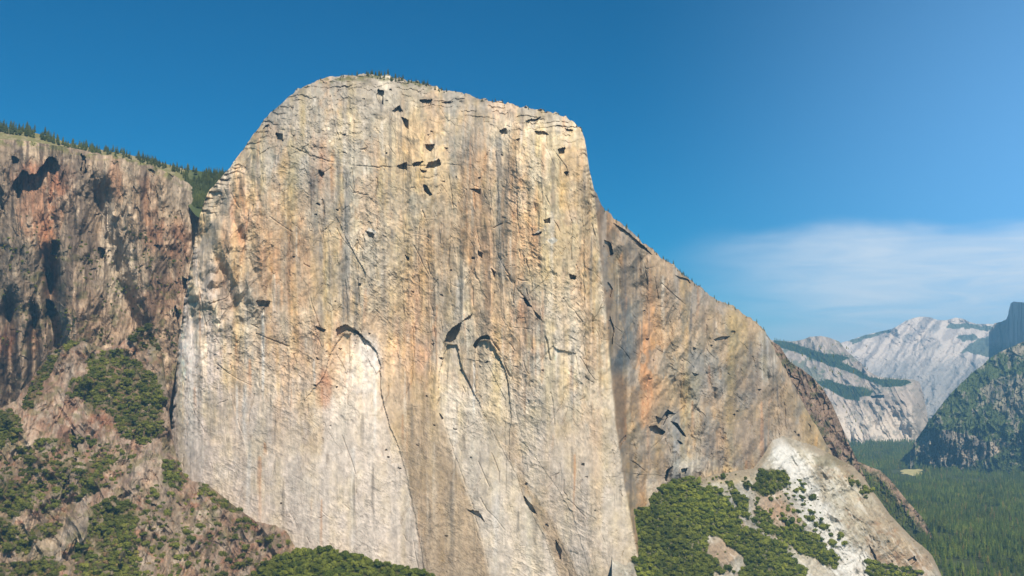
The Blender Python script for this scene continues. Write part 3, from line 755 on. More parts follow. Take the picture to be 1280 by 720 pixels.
HS_VEG = [  # outlines of the brush patches
    ([(75, 440), (98, 432), (104, 424), (92, 420), (74, 430), (60, 447), (44, 470), (36, 492), (26, 508), (34, 516), (46, 500), (62, 470)], 0.95),
    ([(108, 444), (150, 436), (170, 450), (196, 470), (206, 500), (204, 540), (180, 556), (150, 548), (140, 520), (112, 500), (82, 494), (90, 474), (112, 466)], 0.78),
    ([(-40, 520), (12, 512), (26, 522), (22, 548), (0, 562), (-40, 570)], 0.95),
    ([(28, 560), (52, 548), (60, 552), (40, 568)], 0.8),
    ([(118, 575), (140, 565), (146, 575), (128, 590), (122, 616), (108, 622), (98, 600), (104, 580)], 0.8),
    ([(115, 632), (150, 622), (168, 632), (172, 650), (172, 690), (176, 730), (70, 730), (98, 706), (92, 690), (112, 660)], 0.98),
    ([(-40, 612), (24, 600), (48, 610), (40, 630), (12, 650), (-40, 668)], 0.75),
    ([(26, 668), (50, 654), (74, 650), (80, 660), (50, 676), (34, 690), (-20, 690), (-20, 655), (10, 650)], 0.75),
    ([(62, 700), (80, 706), (76, 730), (-20, 730), (-20, 706)], 0.85),
    ([(204, 578), (224, 574), (234, 600), (226, 612), (202, 600)], 0.85),
    ([(246, 602), (268, 606), (290, 624), (308, 640), (296, 644), (272, 632), (248, 616)], 0.75),
    ([(202, 420), (218, 410), (220, 440), (206, 450)], 0.7),
    ([(96, 480), (130, 500), (140, 520), (110, 512)], 0.4),
    ([(0, 575), (90, 540), (170, 560), (160, 600), (60, 640), (0, 640)], 0.18),
    ([(170, 600), (230, 620), (360, 670), (360, 730), (180, 730)], 0.10),
    ([(150, 370), (215, 380), (222, 430), (170, 440), (150, 410)], 0.35),
]
def hs_veg(PX, PY):
    XW, YW = warp(PX, PY, 5, 9, 9, 8)
    m = np.zeros(PX.shape)
    for pts, d in HS_VEG:
        m = np.maximum(m, d * inpoly(XW, YW, pts))
    return m * (.42 + .58 * ss(-.12, .0, fbm(PX / 16, PY / 11, 18, 4, .6)))
def hs_colour(PX, PY):
    X, Y = warp(PX, PY, 4, 12, 12, 5)
    C = np.empty(PX.shape + (3,)); C[:] = (172, 145, 121)
    for (x, y, rx, ry, c, op) in [
        (120, 545, 60, 50, (160, 122, 98), .7), (70, 600, 60, 40, (154, 124, 102), .7), (140, 590, 20, 22, (188, 168, 144), .7), (150, 600, 26, 16, (180, 150, 128), .8), (60, 680, 60, 22, (176, 158, 132), .85), (110, 660, 40, 18, (172, 152, 126), .8),
        (40, 470, 30, 30, (120, 92, 74), .7), (210, 660, 40, 60, (172, 150, 126), .85), (300, 680, 60, 30, (158, 124, 102), .7), (330, 665, 40, 14, (150, 134, 116), .6), (232, 560, 14, 50, (170, 128, 104), .7), (247, 645, 5, 45, (200, 188, 172), .45), (170, 620, 20, 20, (160, 140, 118), .7),
        (10, 600, 20, 12, (196, 172, 150), .7), (220, 440, 14, 40, (150, 138, 120), .6), (45, 560, 20, 14, (180, 164, 142), .6), (85, 560, 26, 30, (170, 128, 104), .6)]:
        mm = blob(X, Y, x, y, rx, ry, 0.5, int(x + y) % 19, 0.8, (12, 12))
        mixc(C, mm, c, op)
    mixc(C, ss(0.04, 0.2, fbm(X / 15, Y / 10, 12, 5, .65)), (162, 110, 82), .6)
    mixc(C, ss(.0, .14, fbm((X + .3 * Y) / 14, Y / 34, 6, 5, .6)), (178, 162, 144), .6)
    mixc(C, ss(0.10, 0.26, fbm(X / 9, Y / 11, 16, 5, .65)), (96, 84, 62), .5)
    mixc(C, ss(.1, .22, fbm(X / 7, Y / 14, 19, 5, .65)), (206, 188, 166), .55)
    k = 1 + 0.5 * fbm(PX / 5, PY / 6, 3, 4, 0.65) + .35 * fbm(PX / 26, PY / 26, 6, 3)
    C *= k[..., None]
    v = hs_veg(PX, PY)
    mixc(C, v, (84, 78, 46), .8)
    mixc(C, ss(0.02, .2, fbm(PX / 12, PY / 9, 21, 4, .6)), (112, 108, 64), .4)
    return C
landform("hillside", -60, 400, 1.0, lambda x: interp(HS_TOP, x) + 5 * fbm(x / 9, x * 0, 5, 4, .6), lambda x: np.full(x.shape, 760.0), 330,
         hs_depth, hs_colour, M_SCREE, "reddish rocky hillside with green brush patches, below the left cliff", "hillside", alb=.70, back=(25, 60, 120), drop=(10, 40, 120))

# knoll of oaks at the foot of the wall
KN_TOP = [(290, 742), (315, 724), (330, 706), (350, 695), (375, 689), (410, 688), (440, 695), (470, 703), (500, 708), (525, 714), (545, 724), (560, 738)]
def kn_depth(PX, PY):
    return 1660 - 2.2 * (PY - interp(KN_TOP, PX)) + 4 * fbm(PX / 9, PY / 9, 3, 3)
def kn_colour(PX, PY):
    C = np.empty(PX.shape + (3,)); C[:] = (90, 86, 50)
    return C * (1 + .5 * fbm(PX / 5, PY / 5, 3, 3))[..., None]
landform("hillside", 290, 560, 2.0, lambda x: interp(KN_TOP, x), lambda x: np.full(x.shape, 775.0), 40, kn_depth, kn_colour, M_SCREE,
         "rounded knoll under dense oaks at the foot of the pale wall", "hillside", back=(20, 60, 120), drop=(6, 25, 80))

# ================================================================== RIGHT TALUS AND APRON
TA_TOP = [(765, 640), (776, 648), (790, 640), (805, 634), (818, 622), (826, 610), (845, 600), (862, 596), (880, 597), (897, 592), (920, 589), (942, 586), (955, 568), (966, 550), (980, 545), (1000, 552), (1020, 558), (1040, 569), (1066, 583),
          (1080, 597), (1089, 611), (1100, 626), (1113, 644), (1128, 660), (1141, 673), (1155, 684), (1165, 694), (1172, 708), (1178, 722), (1184, 745), (1188, 760)]
def ta_depth(PX, PY):
    yt = interp(TA_TOP, PX)
    X, Y = warp(PX, PY, 5, 20, 20, 3)
    D0 = interp([(760, 1925), (800, 1985), (850, 2095), (900, 2190), (950, 2290), (1000, 2380), (1060, 2440), (1120, 2480), (1180, 2540), (1200, 2560)], PX)
    D = D0 - 1.45 * (PY - interp([(760, 640), (860, 597), (960, 570), (1060, 583), (1180, 640)], PX))
    rock = ss(960, 1010, PX + (PY - 600) * -0.45)
    D += rock * 30 * np.exp(-np.maximum(PY - yt, 0) / 10.0)
    D += (14 + 22 * rock) * (0.5 - ridged((X * .8 - Y * .6) / 40, (X * .6 + Y * .8) / 90, 3, 4))
    D += (6 + 18 * rock) * facet(X / 24, Y / 26, 2) + (6 + 9 * rock) * facet((X + .4 * Y) / 10, (Y - .4 * X) / 12, 8) + 6 * facet((X - .3 * Y) / 4.5, Y / 5, 14) + (1.5 + 2.5 * rock) * facet(X / 2.4, Y / 2.6, 5)
    D += (8 + 6 * rock) * fbm(PX / 16, PY / 12, 6, 5, 0.6)
    XW, YW = warp(PX, PY, 2.0, 6, 7, 8)
    kn = blob(PX, PY, 905, 690, 24, 22, .4, 3, .3)
    D -= 16 * kn
    D += 18 * inpoly(XW, YW, [(1134, 700), (1143, 696), (1146, 702), (1138, 706)]) + 12 * inpoly(XW, YW, [(1085, 680), (1092, 690), (1098, 704), (1090, 696)])
    return D
TA_VEG = [
    ([(778, 650), (790, 640), (812, 636), (820, 612), (852, 598), (874, 596), (876, 610), (900, 612), (916, 634), (926, 656), (940, 662), (970, 676), (980, 690), (1010, 712), (1000, 740), (930, 740), (918, 700), (900, 676), (884, 668), (884, 690), (896, 712), (880, 740), (800, 740), (790, 700)], 0.93),
    ([(948, 592), (962, 586), (984, 592), (988, 606), (974, 614), (956, 622), (944, 616)], 1.0),
    ([(928, 602), (936, 600), (934, 616)], 0.7),
    ([(908, 606), (916, 604), (922, 618), (936, 632), (934, 640), (922, 632)], 0.6),
    ([(944, 640), (958, 640), (966, 658), (980, 664), (990, 650), (1004, 664), (1020, 670), (1036, 690), (1050, 700), (1044, 712), (1020, 700), (1000, 690), (970, 672), (950, 660)], 0.9),
    ([(820, 640), (800, 660), (810, 720), (870, 730), (880, 690), (850, 650)], 0.75),
    ([(1015, 572), (1042, 566), (1062, 578), (1048, 584), (1020, 582)], 0.35),
    ([(1080, 700), (1110, 706), (1150, 716), (1140, 740), (1090, 730)], 0.7),
    ([(840, 590), (1000, 600), (1060, 680), (860, 740), (800, 700)], 0.05),
    ([(1060, 590), (1090, 615), (1082, 625), (1060, 604)], 0.12),
]
def ta_veg(PX, PY):
    XW, YW = warp(PX, PY, 3.5, 7, 7, 8)
    m = np.zeros(PX.shape)
    for pts, d in TA_VEG:
        m = np.maximum(m, d * inpoly(XW, YW, pts))
    m = m * (1 - inpoly(XW, YW, [(884, 668), (900, 672), (922, 690), (936, 712), (920, 716), (896, 704)]))
    return m
def ta_colour(PX, PY):
    X, Y = warp(PX, PY, 3, 10, 10, 5)
    C = np.empty(PX.shape + (3,)); C[:] = (190, 180, 160)
    for (x, y, rx, ry, c, op) in [
        (1080, 640, 70, 70, (196, 182, 154), .8), (1130, 690, 50, 30, (178, 154, 122), .75), (1010, 575, 36, 22, (206, 194, 168), .8), (1050, 590, 30, 14, (180, 160, 126), .7), (960, 640, 40, 30, (190, 160, 132), .75), (985, 655, 24, 26, (178, 156, 130), .7),
        (905, 690, 20, 24, (176, 150, 122), .9), (905, 598, 60, 6, (204, 182, 140), .7), (920, 630, 22, 20, (188, 184, 172), .8), (975, 640, 28, 12, (190, 146, 112), .5), (1100, 650, 20, 20, (170, 146, 116), .4), (1145, 700, 24, 12, (160, 132, 104), .5)]:
        mm = blob(X, Y, x, y, rx, ry, 0.5, int(x + y) % 19, 0.8, (12, 12))
        mixc(C, mm, c, op)
    # fresh white rockfall track
    q = dline(X, Y, [(968, 548), (985, 575), (1002, 610), (1022, 650), (1048, 690), (1080, 715), (1120, 745)], 60)
    w = interp([(540, 8), (580, 20), (620, 22), (660, 20), (700, 22), (740, 30)], PY)
    mixc(C, ss(1.25, 0.5, q / w + 0.9 * fbm(X / 12, Y / 12, 4, 4, .6)), (226, 222, 212), .92)
    q = dline(X, Y, [(1015, 560), (1035, 585), (1050, 620), (1040, 650)], 30)
    mixc(C, ss(1.3, 0.4, q / 12 + 0.9 * fbm(X / 10, Y / 10, 8, 4, .6)), (216, 208, 188), .7)
    q = dline(X, Y, [(930, 640), (950, 670), (985, 700), (1010, 730)], 20)
    mixc(C, ss(1.3, 0.4, q / 9 + 0.9 * fbm(X / 10, Y / 10, 8, 4, .6)), (196, 196, 188), .7)
    q = dline(X, Y, [(815, 612), (822, 622), (828, 636), (836, 645)], 14)
    mixc(C, ss(1.3, 0.4, q / 7), (222, 218, 206), .8)
    mixc(C, ss(0.10, 0.25, fbm(X / 12, Y / 6, 12, 5, .65)) * ss(1000, 1050, PX), (150, 112, 80), .5)
    mixc(C, ss(0.12, 0.26, fbm(X / 9, Y / 6, 16, 5, .65)), (120, 108, 84), .5)
    fl = fbm((X * .8 - Y * .6) / 3.2, (X * .6 + Y * .8) / 22, 11, 4, .6)
    mixc(C, ss(.05, .22, fl), (232, 226, 214), .45); mixc(C, ss(-.05, -.22, fl), (158, 144, 124), .45)
    k = 1 + 0.42 * fbm(PX / 3.4, PY / 3.4, 3, 4, 0.65) + .2 * fbm(PX / 26, PY / 26, 6, 3)
    C *= k[..., None]
    qc = dline(X, Y, [(975, 556), (990, 585), (1006, 612), (1026, 650), (1052, 688), (1084, 712), (1124, 740)], 50)
    mixc(C, ss(1.2, 0.3, qc / interp([(540, 8), (600, 15), (700, 19), (740, 26)], PY) + 1.1 * fbm((X * .8 - Y * .6) / 5, (X * .6 + Y * .8) / 26, 4, 4, .6)), (240, 234, 222), .75)
    mixc(C, ss(16, 3, PY - interp(TA_TOP, PX) + 10 * fbm(X / 9, Y / 9, 4, 4, .6)) * (1 - .6 * ss(12, 0, np.abs(PX - 985) - 14)), (164, 146, 120), .8)
    mixc(C, ta_veg(PX, PY), (96, 90, 54), .7)
    return C
landform("hillside", 765, 1188, 1.0, lambda x: interp(TA_TOP, x) + 3 * fbm(x / 9, x * 0, 5, 4, .6), lambda x: np.full(x.shape, 790.0), 260,
         ta_depth, ta_colour, M_SCREE, "pale talus and white rockfall scar with oaks, right of the nose of the wall", "hillside", alb=.66, back=(12, 40, 120), drop=(6, 30, 110))

# ================================================================== RIDGES BEHIND ON THE RIGHT
def simple(name, x0, x1, step, top, bot, rows, dfun, cfun, mat, label, cat, jag=2.0, **kw):
    landform(name, x0, x1, step, lambda x: interp(top, x) + jag * fbm(x / (9 if step >= 1 else 5), x * 0, 5, 5, .6), lambda x: interp(bot, x), rows, dfun, cfun, mat, label, cat, **kw)

def b2_depth(PX, PY):
    X, Y = warp(PX, PY, 3, 14, 20, 3)
    D = 3050 - 1.2 * (PY - 450) + 1.5 * (PX - 1000)
    D += 50 * (0.5 - ridged((X * .9 - Y * .45) / 30, (X * .45 + Y * .9) / 90, 3, 4))
    D += 20 * cells(X / 12, Y / 18, 4)[0] + 9 * cells(X / 5, Y / 7, 9)[0] + 14 * fbm(PX / 8, PY / 8, 5, 4, .6)
    return D
def b2_colour(PX, PY):
    C = np.empty(PX.shape + (3,)); C[:] = (150, 126, 106)
    mixc(C, ss(0, .2, fbm(PX / 9, PY / 14, 3, 5, .6)), (120, 100, 86), .7)
    mixc(C, ss(0.05, .2, fbm(PX / 7, PY / 7, 13, 5, .6)), (176, 152, 126), .6)
    mixc(C, ss(0.1, .2, fbm(PX / 7, PY / 7, 17, 5, .6)), (84, 88, 56), .6)
    return C * (1 + .4 * fbm(PX / 4, PY / 5, 3, 4, .6))[..., None]
simple("cliff", 940, 1092, 0.8, [(940, 420), (960, 424), (974, 432), (988, 453), (1005, 463), (1017, 473), (1030, 488), (1040, 505), (1052, 533), (1062, 556), (1072, 576), (1085, 605), (1092, 640)],
       [(940, 640), (1092, 690)], 200, b2_depth, b2_colour, M_ROUGH, "dull brown buttress just behind the right edge of the great wall", "cliff")

def b3_depth(PX, PY):
    X, Y = warp(PX, PY, 3, 14, 12, 3)
    D = interp([(1040, 3500), (1100, 3500), (1160, 3300), (1180, 3250)], PX) - 2.6 * (PY - interp([(1040, 570), (1075, 577), (1158, 655)], PX))
    D += 26 * (0.5 - ridged((X * .8 - Y * .6) / 26, (X * .6 + Y * .8) / 60, 3, 4)) + 12 * cells(X / 9, Y / 9, 4)[0] + 7 * cells(X / 4, Y / 5, 9)[0]
    return D
B3T = [(1040, 575), (1060, 575), (1075, 578), (1088, 584), (1100, 588), (1113, 600), (1124, 613), (1134, 626), (1144, 637), (1152, 646), (1158, 655), (1164, 668), (1175, 690)]
def b3_colour(PX, PY):
    C = np.empty(PX.shape + (3,)); C[:] = (164, 138, 112)
    mixc(C, ss(0, .2, fbm(PX / 9, PY / 9, 3, 5, .6)), (136, 112, 92), .7)
    mixc(C, ss(0.04, .16, fbm(PX / 8, PY / 7, 17, 5, .6)), (92, 92, 60), .6)
    d = PY - interp(B3T, PX)
    mixc(C, ss(10, 22, d + 8 * fbm(PX / 9, PY / 9, 9, 3) + ss(1120, 1060, PX) * 14), (74, 82, 42), .85)
    return C * (1 + .4 * fbm(PX / 4, PY / 5, 3, 4, .6))[..., None]
simple("ridge", 1040, 1175, 0.8, B3T, [(1040, 720), (1130, 745), (1175, 740)], 140, b3_depth, b3_colour, M_ROUGH, "low brown rock spur sloping into the valley forest", "ridge")
bpy.data.objects["ridge"]["kind"] = 'structure'

# North dome mass, 9 km away
def nd_depth(PX, PY):
    X, Y = warp(PX, PY, 4, 14, 14, 3)
    yb = 553.0
    D = 8050 + 9.0 * (yb - PY) + 12 * np.maximum(500 - PY, 0)
    D += interp([(960, 300), (1060, 60), (1100, 0), (1140, 150), (1165, 700)], PX)
    D += 230 * (0.5 - ridged((X * .86 - Y * .5) / 26, (X * .5 + Y * .86) / 120, 3, 3, .45))
    D += 110 * facet((X - .5 * Y) / 12, Y / 22, 4) + 60 * facet(X / 5, Y / 8, 9) + 60 * fbm(PX / 8, PY / 8, 5, 4, .6)
    D += 260 * inpoly(X, Y, [(1088, 497), (1104, 494), (1104, 498), (1090, 499)])
    return D
ND_F = [[(968, 424), (990, 428), (1010, 436), (1030, 442), (1052, 444), (1064, 448), (1052, 452), (1068, 460), (1080, 468), (1100, 474), (1132, 474), (1140, 479), (1125, 483), (1105, 484), (1085, 476), (1060, 464), (1034, 456), (1010, 446), (985, 437), (968, 433)],
        [(1018, 478), (1036, 474), (1050, 480), (1072, 483), (1092, 488), (1088, 494), (1074, 497), (1074, 502), (1056, 498), (1038, 488)],
        [(985, 462), (1000, 466), (1010, 474), (1000, 474)]]
def nd_colour(PX, PY):
    X, Y = warp(PX, PY, 2, 6, 5, 3)
    C = np.empty(PX.shape + (3,)); C[:] = (188, 172, 156)
    mixc(C, ss(500, 530, PY + 10 * fbm(PX / 9, PY / 9, 3, 3)), (226, 210, 190), .8)
    st = vn((PX * .86 - PY * .5) / 3.0, (PX * .5 + PY * .86) / 40, 7)
    mixc(C, ss(.5, .8, st), (150, 136, 122), .6)
    mixc(C, ss(0.05, .2, fbm(PX / 6, PY / 6, 12, 4, .6)), (120, 116, 104), .5)
    mixc(C, ss(0.02, .14, fbm(PX / 12, PY / 8, 19, 4, .6)) * ss(500, 470, PY), (70, 86, 60), .45)
    mixc(C, ss(1138, 1148, PX) , (150, 138, 126), .6)
    for p in ND_F:
        mixc(C, inpoly(X, Y, p) * 1.0, (44, 62, 34), .95)
    return C
simple("mountain", 780, 1170, 0.7, [(780, 440), (900, 430), (950, 424), (974, 426), (988, 427), (1002, 425), (1012, 421), (1026, 420), (1037, 422), (1049, 427), (1058, 438), (1067, 446), (1077, 454), (1085, 464), (1098, 471), (1120, 473), (1140, 474), (1149, 477), (1154, 492), (1159, 517), (1164, 560), (1170, 590)],
       [(780, 580), (950, 580), (1170, 605)], 240, nd_depth, nd_colour, M_FAR, "grey granite dome mountain with forest bands above the valley head", "mountain", jag=1.2, alb=.85, back=(400, 1500, 3000), drop=(60, 300, 900))

# Clouds Rest mass, 15 km
def cr_depth(PX, PY):
    X, Y = warp(PX, PY, 4, 14, 14, 3)
    D = 12600 + 26 * (540 - PY)
    U = X * .78 + Y * .62; Vv = X * .62 - Y * .78
    D += 460 * (0.5 - ridged(U / 40, -Vv / 90, 5, 3, .4)) + 300 * fbm(X / 30, Y / 24, 17, 4, .55) + 150 * facet(U / 11, Vv / 34, 4) + 60 * facet(U / 4, Vv / 12, 9)
    D += 120 * fbm(PX / 8, PY / 8, 5, 4, .6)
    return D
def cr_colour(PX, PY):
    X, Y = warp(PX, PY, 3, 8, 6, 3)
    U = X * .78 + Y * .62; Vv = X * .62 - Y * .78
    C = np.empty(PX.shape + (3,)); C[:] = (226, 208, 190)
    mixc(C, ss(.52, .75, vn(U / 3.0, Vv / 26, 7)), (176, 162, 152), .7)
    mixc(C, ss(0.02, .2, fbm(U / 10, Vv / 30, 12, 4, .6)), (148, 142, 136), .6)
    mixc(C, ss(430, 480, PY + 20 * fbm(PX / 12, PY / 12, 3, 3)), (150, 146, 140), .6)
    for p in ([(1200, 440), (1222, 424), (1240, 420), (1250, 430), (1240, 446), (1218, 442)], [(1186, 404), (1210, 404), (1240, 408), (1244, 412), (1222, 412), (1196, 410), (1184, 412)], [(1196, 420), (1215, 417), (1222, 424), (1206, 428)],
              [(1060, 426), (1085, 418), (1110, 412), (1116, 415), (1090, 422), (1066, 430)]):
        mixc(C, inpoly(X, Y, p) * 1.0, (78, 88, 66), .8)
    return C
simple("mountain", 900, 1310, 0.75, [(900, 450), (1030, 436), (1053, 428), (1066, 424), (1081, 419), (1098, 415), (1115, 411), (1124, 406), (1132, 401), (1142, 397.5), (1151, 395.5), (1162, 396.5), (1172, 400), (1184, 400), (1194, 397), (1203, 398), (1211, 402), (1221, 405), (1242, 405), (1260, 406), (1310, 410)],
       [(900, 560), (1310, 560)], 220, cr_depth, cr_colour, M_FAR, "highest pale granite mountain on the skyline behind the valley", "mountain", jag=1.5, alb=0.80, back=(600, 2000, 4000), drop=(100, 600, 1500))

# Half Dome: sheer north-west face turned to the camera, shaded
def hd_depth(PX, PY):
    X, Y = warp(PX, PY, 2, 6, 14, 3)
    e = interp([(370, 1262), (396, 1260), (420, 1256), (450, 1250)], PY)
    t = PX - e
    D = 11600 + 5 * np.maximum(-t, 0) ** 1.1 + np.maximum(t, 0) * -34
    D -= 160 * ss(430, 470, PY)
    D += 40 * (0.5 - ridged(X / 6, Y / 60, 3, 3)) + 20 * cells(X / 4, Y / 12, 4)[0]
    return np.maximum(D, 9000)
def hd_colour(PX, PY):
    C = np.empty(PX.shape + (3,)); C[:] = (218, 208, 198)
    mixc(C, ss(.45, .75, vn(PX / 1.6, PY / 30, 7)), (160, 152, 145), .8)
    mixc(C, ss(-1, -4, PX - 1262) , (200, 184, 170), .8)
    mixc(C, ss(426, 440, PY + 8 * fbm(PX / 6, PY / 6, 3, 3)), (84, 92, 70), .9)
    return C
landform("mountain", 1236, 1380, 0.6, lambda x: interp([(1236, 416), (1243, 404), (1252, 402), (1258, 399), (1260, 394), (1261.5, 386), (1263.5, 379), (1267, 377), (1280, 378), (1310, 384), (1340, 400), (1380, 440)], x),
         lambda x: np.full(x.shape, 500.0), 160, hd_depth, hd_colour, M_FAR, "sheer shaded half dome of granite at the right edge of the skyline", "mountain", back=(300, 900, 2500), drop=(20, 300, 1000))

# Wooded ridge on the right, 6 km
RT = [(1138, 566), (1143, 552), (1152, 540), (1162, 525), (1175, 508), (1188, 493), (1202, 478), (1215, 466), (1228, 456), (1240, 446), (1257, 436), (1270, 431), (1290, 424), (1340, 410), (1420, 390)]
def rg_depth(PX, PY):
    X, Y = warp(PX, PY, 4, 14, 12, 3)
    D = 5650 + 4.5 * np.maximum(585 - PY, 0) + 9.0 * np.maximum(530 - PY, 0)
    D += interp([(1140, 250), (1180, 0), (1240, -60), (1280, -100), (1400, -300)], PX)
    cl = ss(526, 540, PY) * ss(1255, 1230, PX)
    D += 300 * (0.5 - ridged((X * .8 + Y * .6) / 34, (Y * .8 - X * .6) / 80, 3, 4)) * (1 - .3 * cl)
    D += cl * 170 * (0.5 - ridged(X / 9, Y / 70, 8, 3))
    D += 70 * cells(X / 9, Y / 14, 4)[0] + 36 * cells(X / 4, Y / 6, 9)[0] + 70 * fbm(PX / 8, PY / 8, 5, 4, .6)
    return D
def rg_rock(PX, PY):
    X, Y = warp(PX, PY, 3, 8, 8, 3)
    m = np.maximum(inpoly(X, Y, [(1150, 548), (1166, 540), (1186, 536), (1200, 542), (1222, 546), (1246, 556), (1250, 566), (1230, 574), (1210, 584), (1184, 586), (1164, 580), (1150, 574)]) * 1.0,
                   inpoly(X, Y, [(1222, 486), (1250, 470), (1300, 466), (1300, 524), (1262, 520), (1240, 510)]) * .8)
    m = np.maximum(m, inpoly(X, Y, [(1242, 436), (1280, 428), (1300, 430), (1300, 440), (1262, 446)]) * .8)
    m = np.maximum(m, ss(.05, .16, fbm(PX / 9, PY / 12, 6, 4, .6)) * .9)
    return m
def rg_colour(PX, PY):
    C = np.empty(PX.shape + (3,)); C[:] = (92, 104, 62)
    m = rg_rock(PX, PY)
    mixc(C, m, (178, 162, 144), .9)
    mixc(C, m * ss(.5, .75, vn(PX / 3, PY / 22, 5)), (110, 102, 92), .7)
    mixc(C, blob(PX, PY, 1244, 562, 8, 5, .4), (214, 196, 172), .8)
    mixc(C, ss(.05, .2, fbm(PX / 5, PY / 5, 9, 4, .6)), (52, 66, 36), .6)
    return C * (1 + .4 * fbm(PX / 3, PY / 3, 3, 4, .6))[..., None]
landform("ridge", 1138, 1420, 0.7, lambda x: interp(RT, x) + 4 * fbm(x / 9, x * 0, 5, 4, .6), lambda x: np.full(x.shape, 600.0), 250, rg_depth, rg_colour, M_FAR,
         "dark green wooded ridge with grey cliffs above the valley forest", "ridge", back=(300, 1200, 2500), drop=(10, 60, 300))

# slope rising right of the forest toward the ridge
# ================================================================== GROUND
def sheet(name, pts, z, mat, label, cat):
    V = np.array([(x, y, z) for x, y in pts]); n = len(pts)
    me = bpy.data.meshes.new(name); me.from_pydata([tuple(v) for v in V], [], [tuple(range(n))]); me.materials.append(mat)
    o = link(name, me); tag(o, label, cat, kind='structure'); return o
sheet("ground", [(-21000, -4000), (21000, -4000), (21000, 24000), (-21000, 24000)], 0.0, M_FLOOR, "flat dark green valley floor reaching to the mountains", "ground")
def meadow_pts(cx, cy, rx, ry, n=28, s=3):
    pts = []
    for i in range(n):
        a = 2 * math.pi * i / n
        k = 1 + 1.1 * float(fbm(np.array([math.cos(a) * 1.5 + s]), np.array([math.sin(a) * 1.5]), s, 3)[0]) * 1.6
        px = cx + rx * k * math.cos(a); py = cy - ry * k * math.sin(a)
        q = P(px, py, float(D_floor(py))); pts.append((float(q[0]), float(q[1])))
    return pts
MEADOWS = [(1136, 591, 20, 3.6, 3, "pale dry meadow in the valley forest beyond the brown spur"), (1226, 677, 10, 1.6, 5, "tiny pale clearing near the lower right of the valley forest")]
for k, (a, b, c, d, s, lab) in enumerate(MEADOWS):
    sheet("meadow", meadow_pts(a, b, c, d, s=s), 0.3 , M_MEADOW, lab, "meadow")

# ================================================================== TREES
def conifer_mesh(name, seed, mat, slim=1.0):
    r = random.Random(seed)
    V = []; Fc = []
    n = 9
    for i in range(n):
        f = i / (n - 1)
        z0 = 0.12 + 0.80 * f
        rad = 0.17 * slim * (1 - f) ** 0.75 + 0.018
        rad *= r.uniform(0.78, 1.2)
        zt = z0 + 0.15 - 0.05 * f
        k = 9
        ox, oy = r.uniform(-.02, .02), r.uniform(-.02, .02)
        base = len(V); V.append((ox * .4, oy * .4, min(zt, 1.0)))
        ph = r.random() * 6.28
        for j in range(k * 2):
            a = ph + math.pi * j / k
            q = rad * (r.uniform(0.85, 1.2) if j % 2 == 0 else r.uniform(0.35, 0.6))
            V.append((ox + q * math.cos(a), oy + q * math.sin(a), z0 - (0.035 if j % 2 == 0 else -0.02) + r.uniform(-.012, .012)))
        for j in range(k * 2):
            Fc.append((base, base + 1 + j, base + 1 + (j + 1) % (k * 2)))
    return mesh_from(name, np.array(V), np.array(Fc), mat)

def trunk_mesh(name, h, r0):
    V = []; Fc = []
    k = 6
    for i, z in enumerate((0 - .03, h * .5, h)):
        rr_ = r0 * (1.2 - 0.35 * i)
        for j in range(k):
            a = 2 * math.pi * j / k
            V.append((rr_ * math.cos(a), rr_ * math.sin(a), z))
    for i in range(2):
        for j in range(k):
            Fc.append((i * k + j, i * k + (j + 1) % k, (i + 1) * k + (j + 1) % k, (i + 1) * k + j))
    return mesh_from(name, np.array(V), np.array(Fc), M_BARK)

def ico(sub=1):
    import bmesh
    bm = bmesh.new(); bmesh.ops.create_icosphere(bm, subdivisions=sub, radius=1.0)
    V = np.array([v.co[:] for v in bm.verts]); Fc = np.array([[v.index for v in f.verts] for f in bm.faces]); bm.free()
    return V, Fc
IV, IF = ico(2)

def broad_mesh(name, seed, mat, lobes=9, flat=0.8, low=0.0):
    """round broadleaf crown about 1 wide, 0.8 high: uneven leaf clumps plus loose leaf sprays"""
    r = np.random.RandomState(seed)
    Vs = []; Fs = []; off = 0
    for i in range(lobes):
        a = r.rand() * 6.28; q = 0.30 * math.sqrt(r.rand()) if i else 0
        c = np.array([q * math.cos(a), q * math.sin(a), (0.30 + 0.34 * r.rand()) * flat - low])
        s = r.uniform(0.15, 0.26)
        V = IV * (1 + 0.55 * (r.rand(len(IV)) - 0.5))[:, None] * np.array([s, s, s * 0.85]) + c
        Vs.append(V); Fs.append(IF + off); off += len(V)
    n = 150
    d = r.normal(size=(n, 3)); d /= np.linalg.norm(d, axis=1)[:, None]
    c = d * np.array([0.46, 0.46, 0.34]) * r.uniform(0.75, 1.08, (n, 1)) + np.array([0, 0, 0.42 * flat - low])
    for k in range(n):
        t1 = r.normal(size=3) * 0.06; t2 = r.normal(size=3) * 0.06
        Vs.append(np.array([c[k], c[k] + t1, c[k] + t2])); Fs.append(np.array([[off, off + 1, off + 2]])); off += 3
    return mesh_from(name, np.concatenate(Vs), np.concatenate(Fs), mat)

def make_tree(name, crown, trunk):
    e = bpy.data.objects.new(name, None); COL.objects.link(e); e.empty_display_size = 0.1
    c = link("crown", crown, e); t = link("trunk", trunk, e)
    return e

TR_P = trunk_mesh("conifer_trunk", 0.85, 0.014)
TR_O = trunk_mesh("oak_trunk", 0.42, 0.035)
CON = [conifer_mesh("conifer_crown", 10 + i, M_PINE, (0.85, 1.0, 1.15, .75)[i]) for i in range(4)]
RIMC = [conifer_mesh("rim_conifer_crown", 20 + i, M_RIM, (0.9, 1.2, 1.4, 1.05)[i]) for i in range(4)]
OAKC = [broad_mesh("oak_crown", 30 + i, M_OAK, 9 + i) for i in range(4)]
SHR = [broad_mesh("shrub_crown", 40 + i, M_SHRUB, 7, 0.7, 0.08) for i in range(4)]

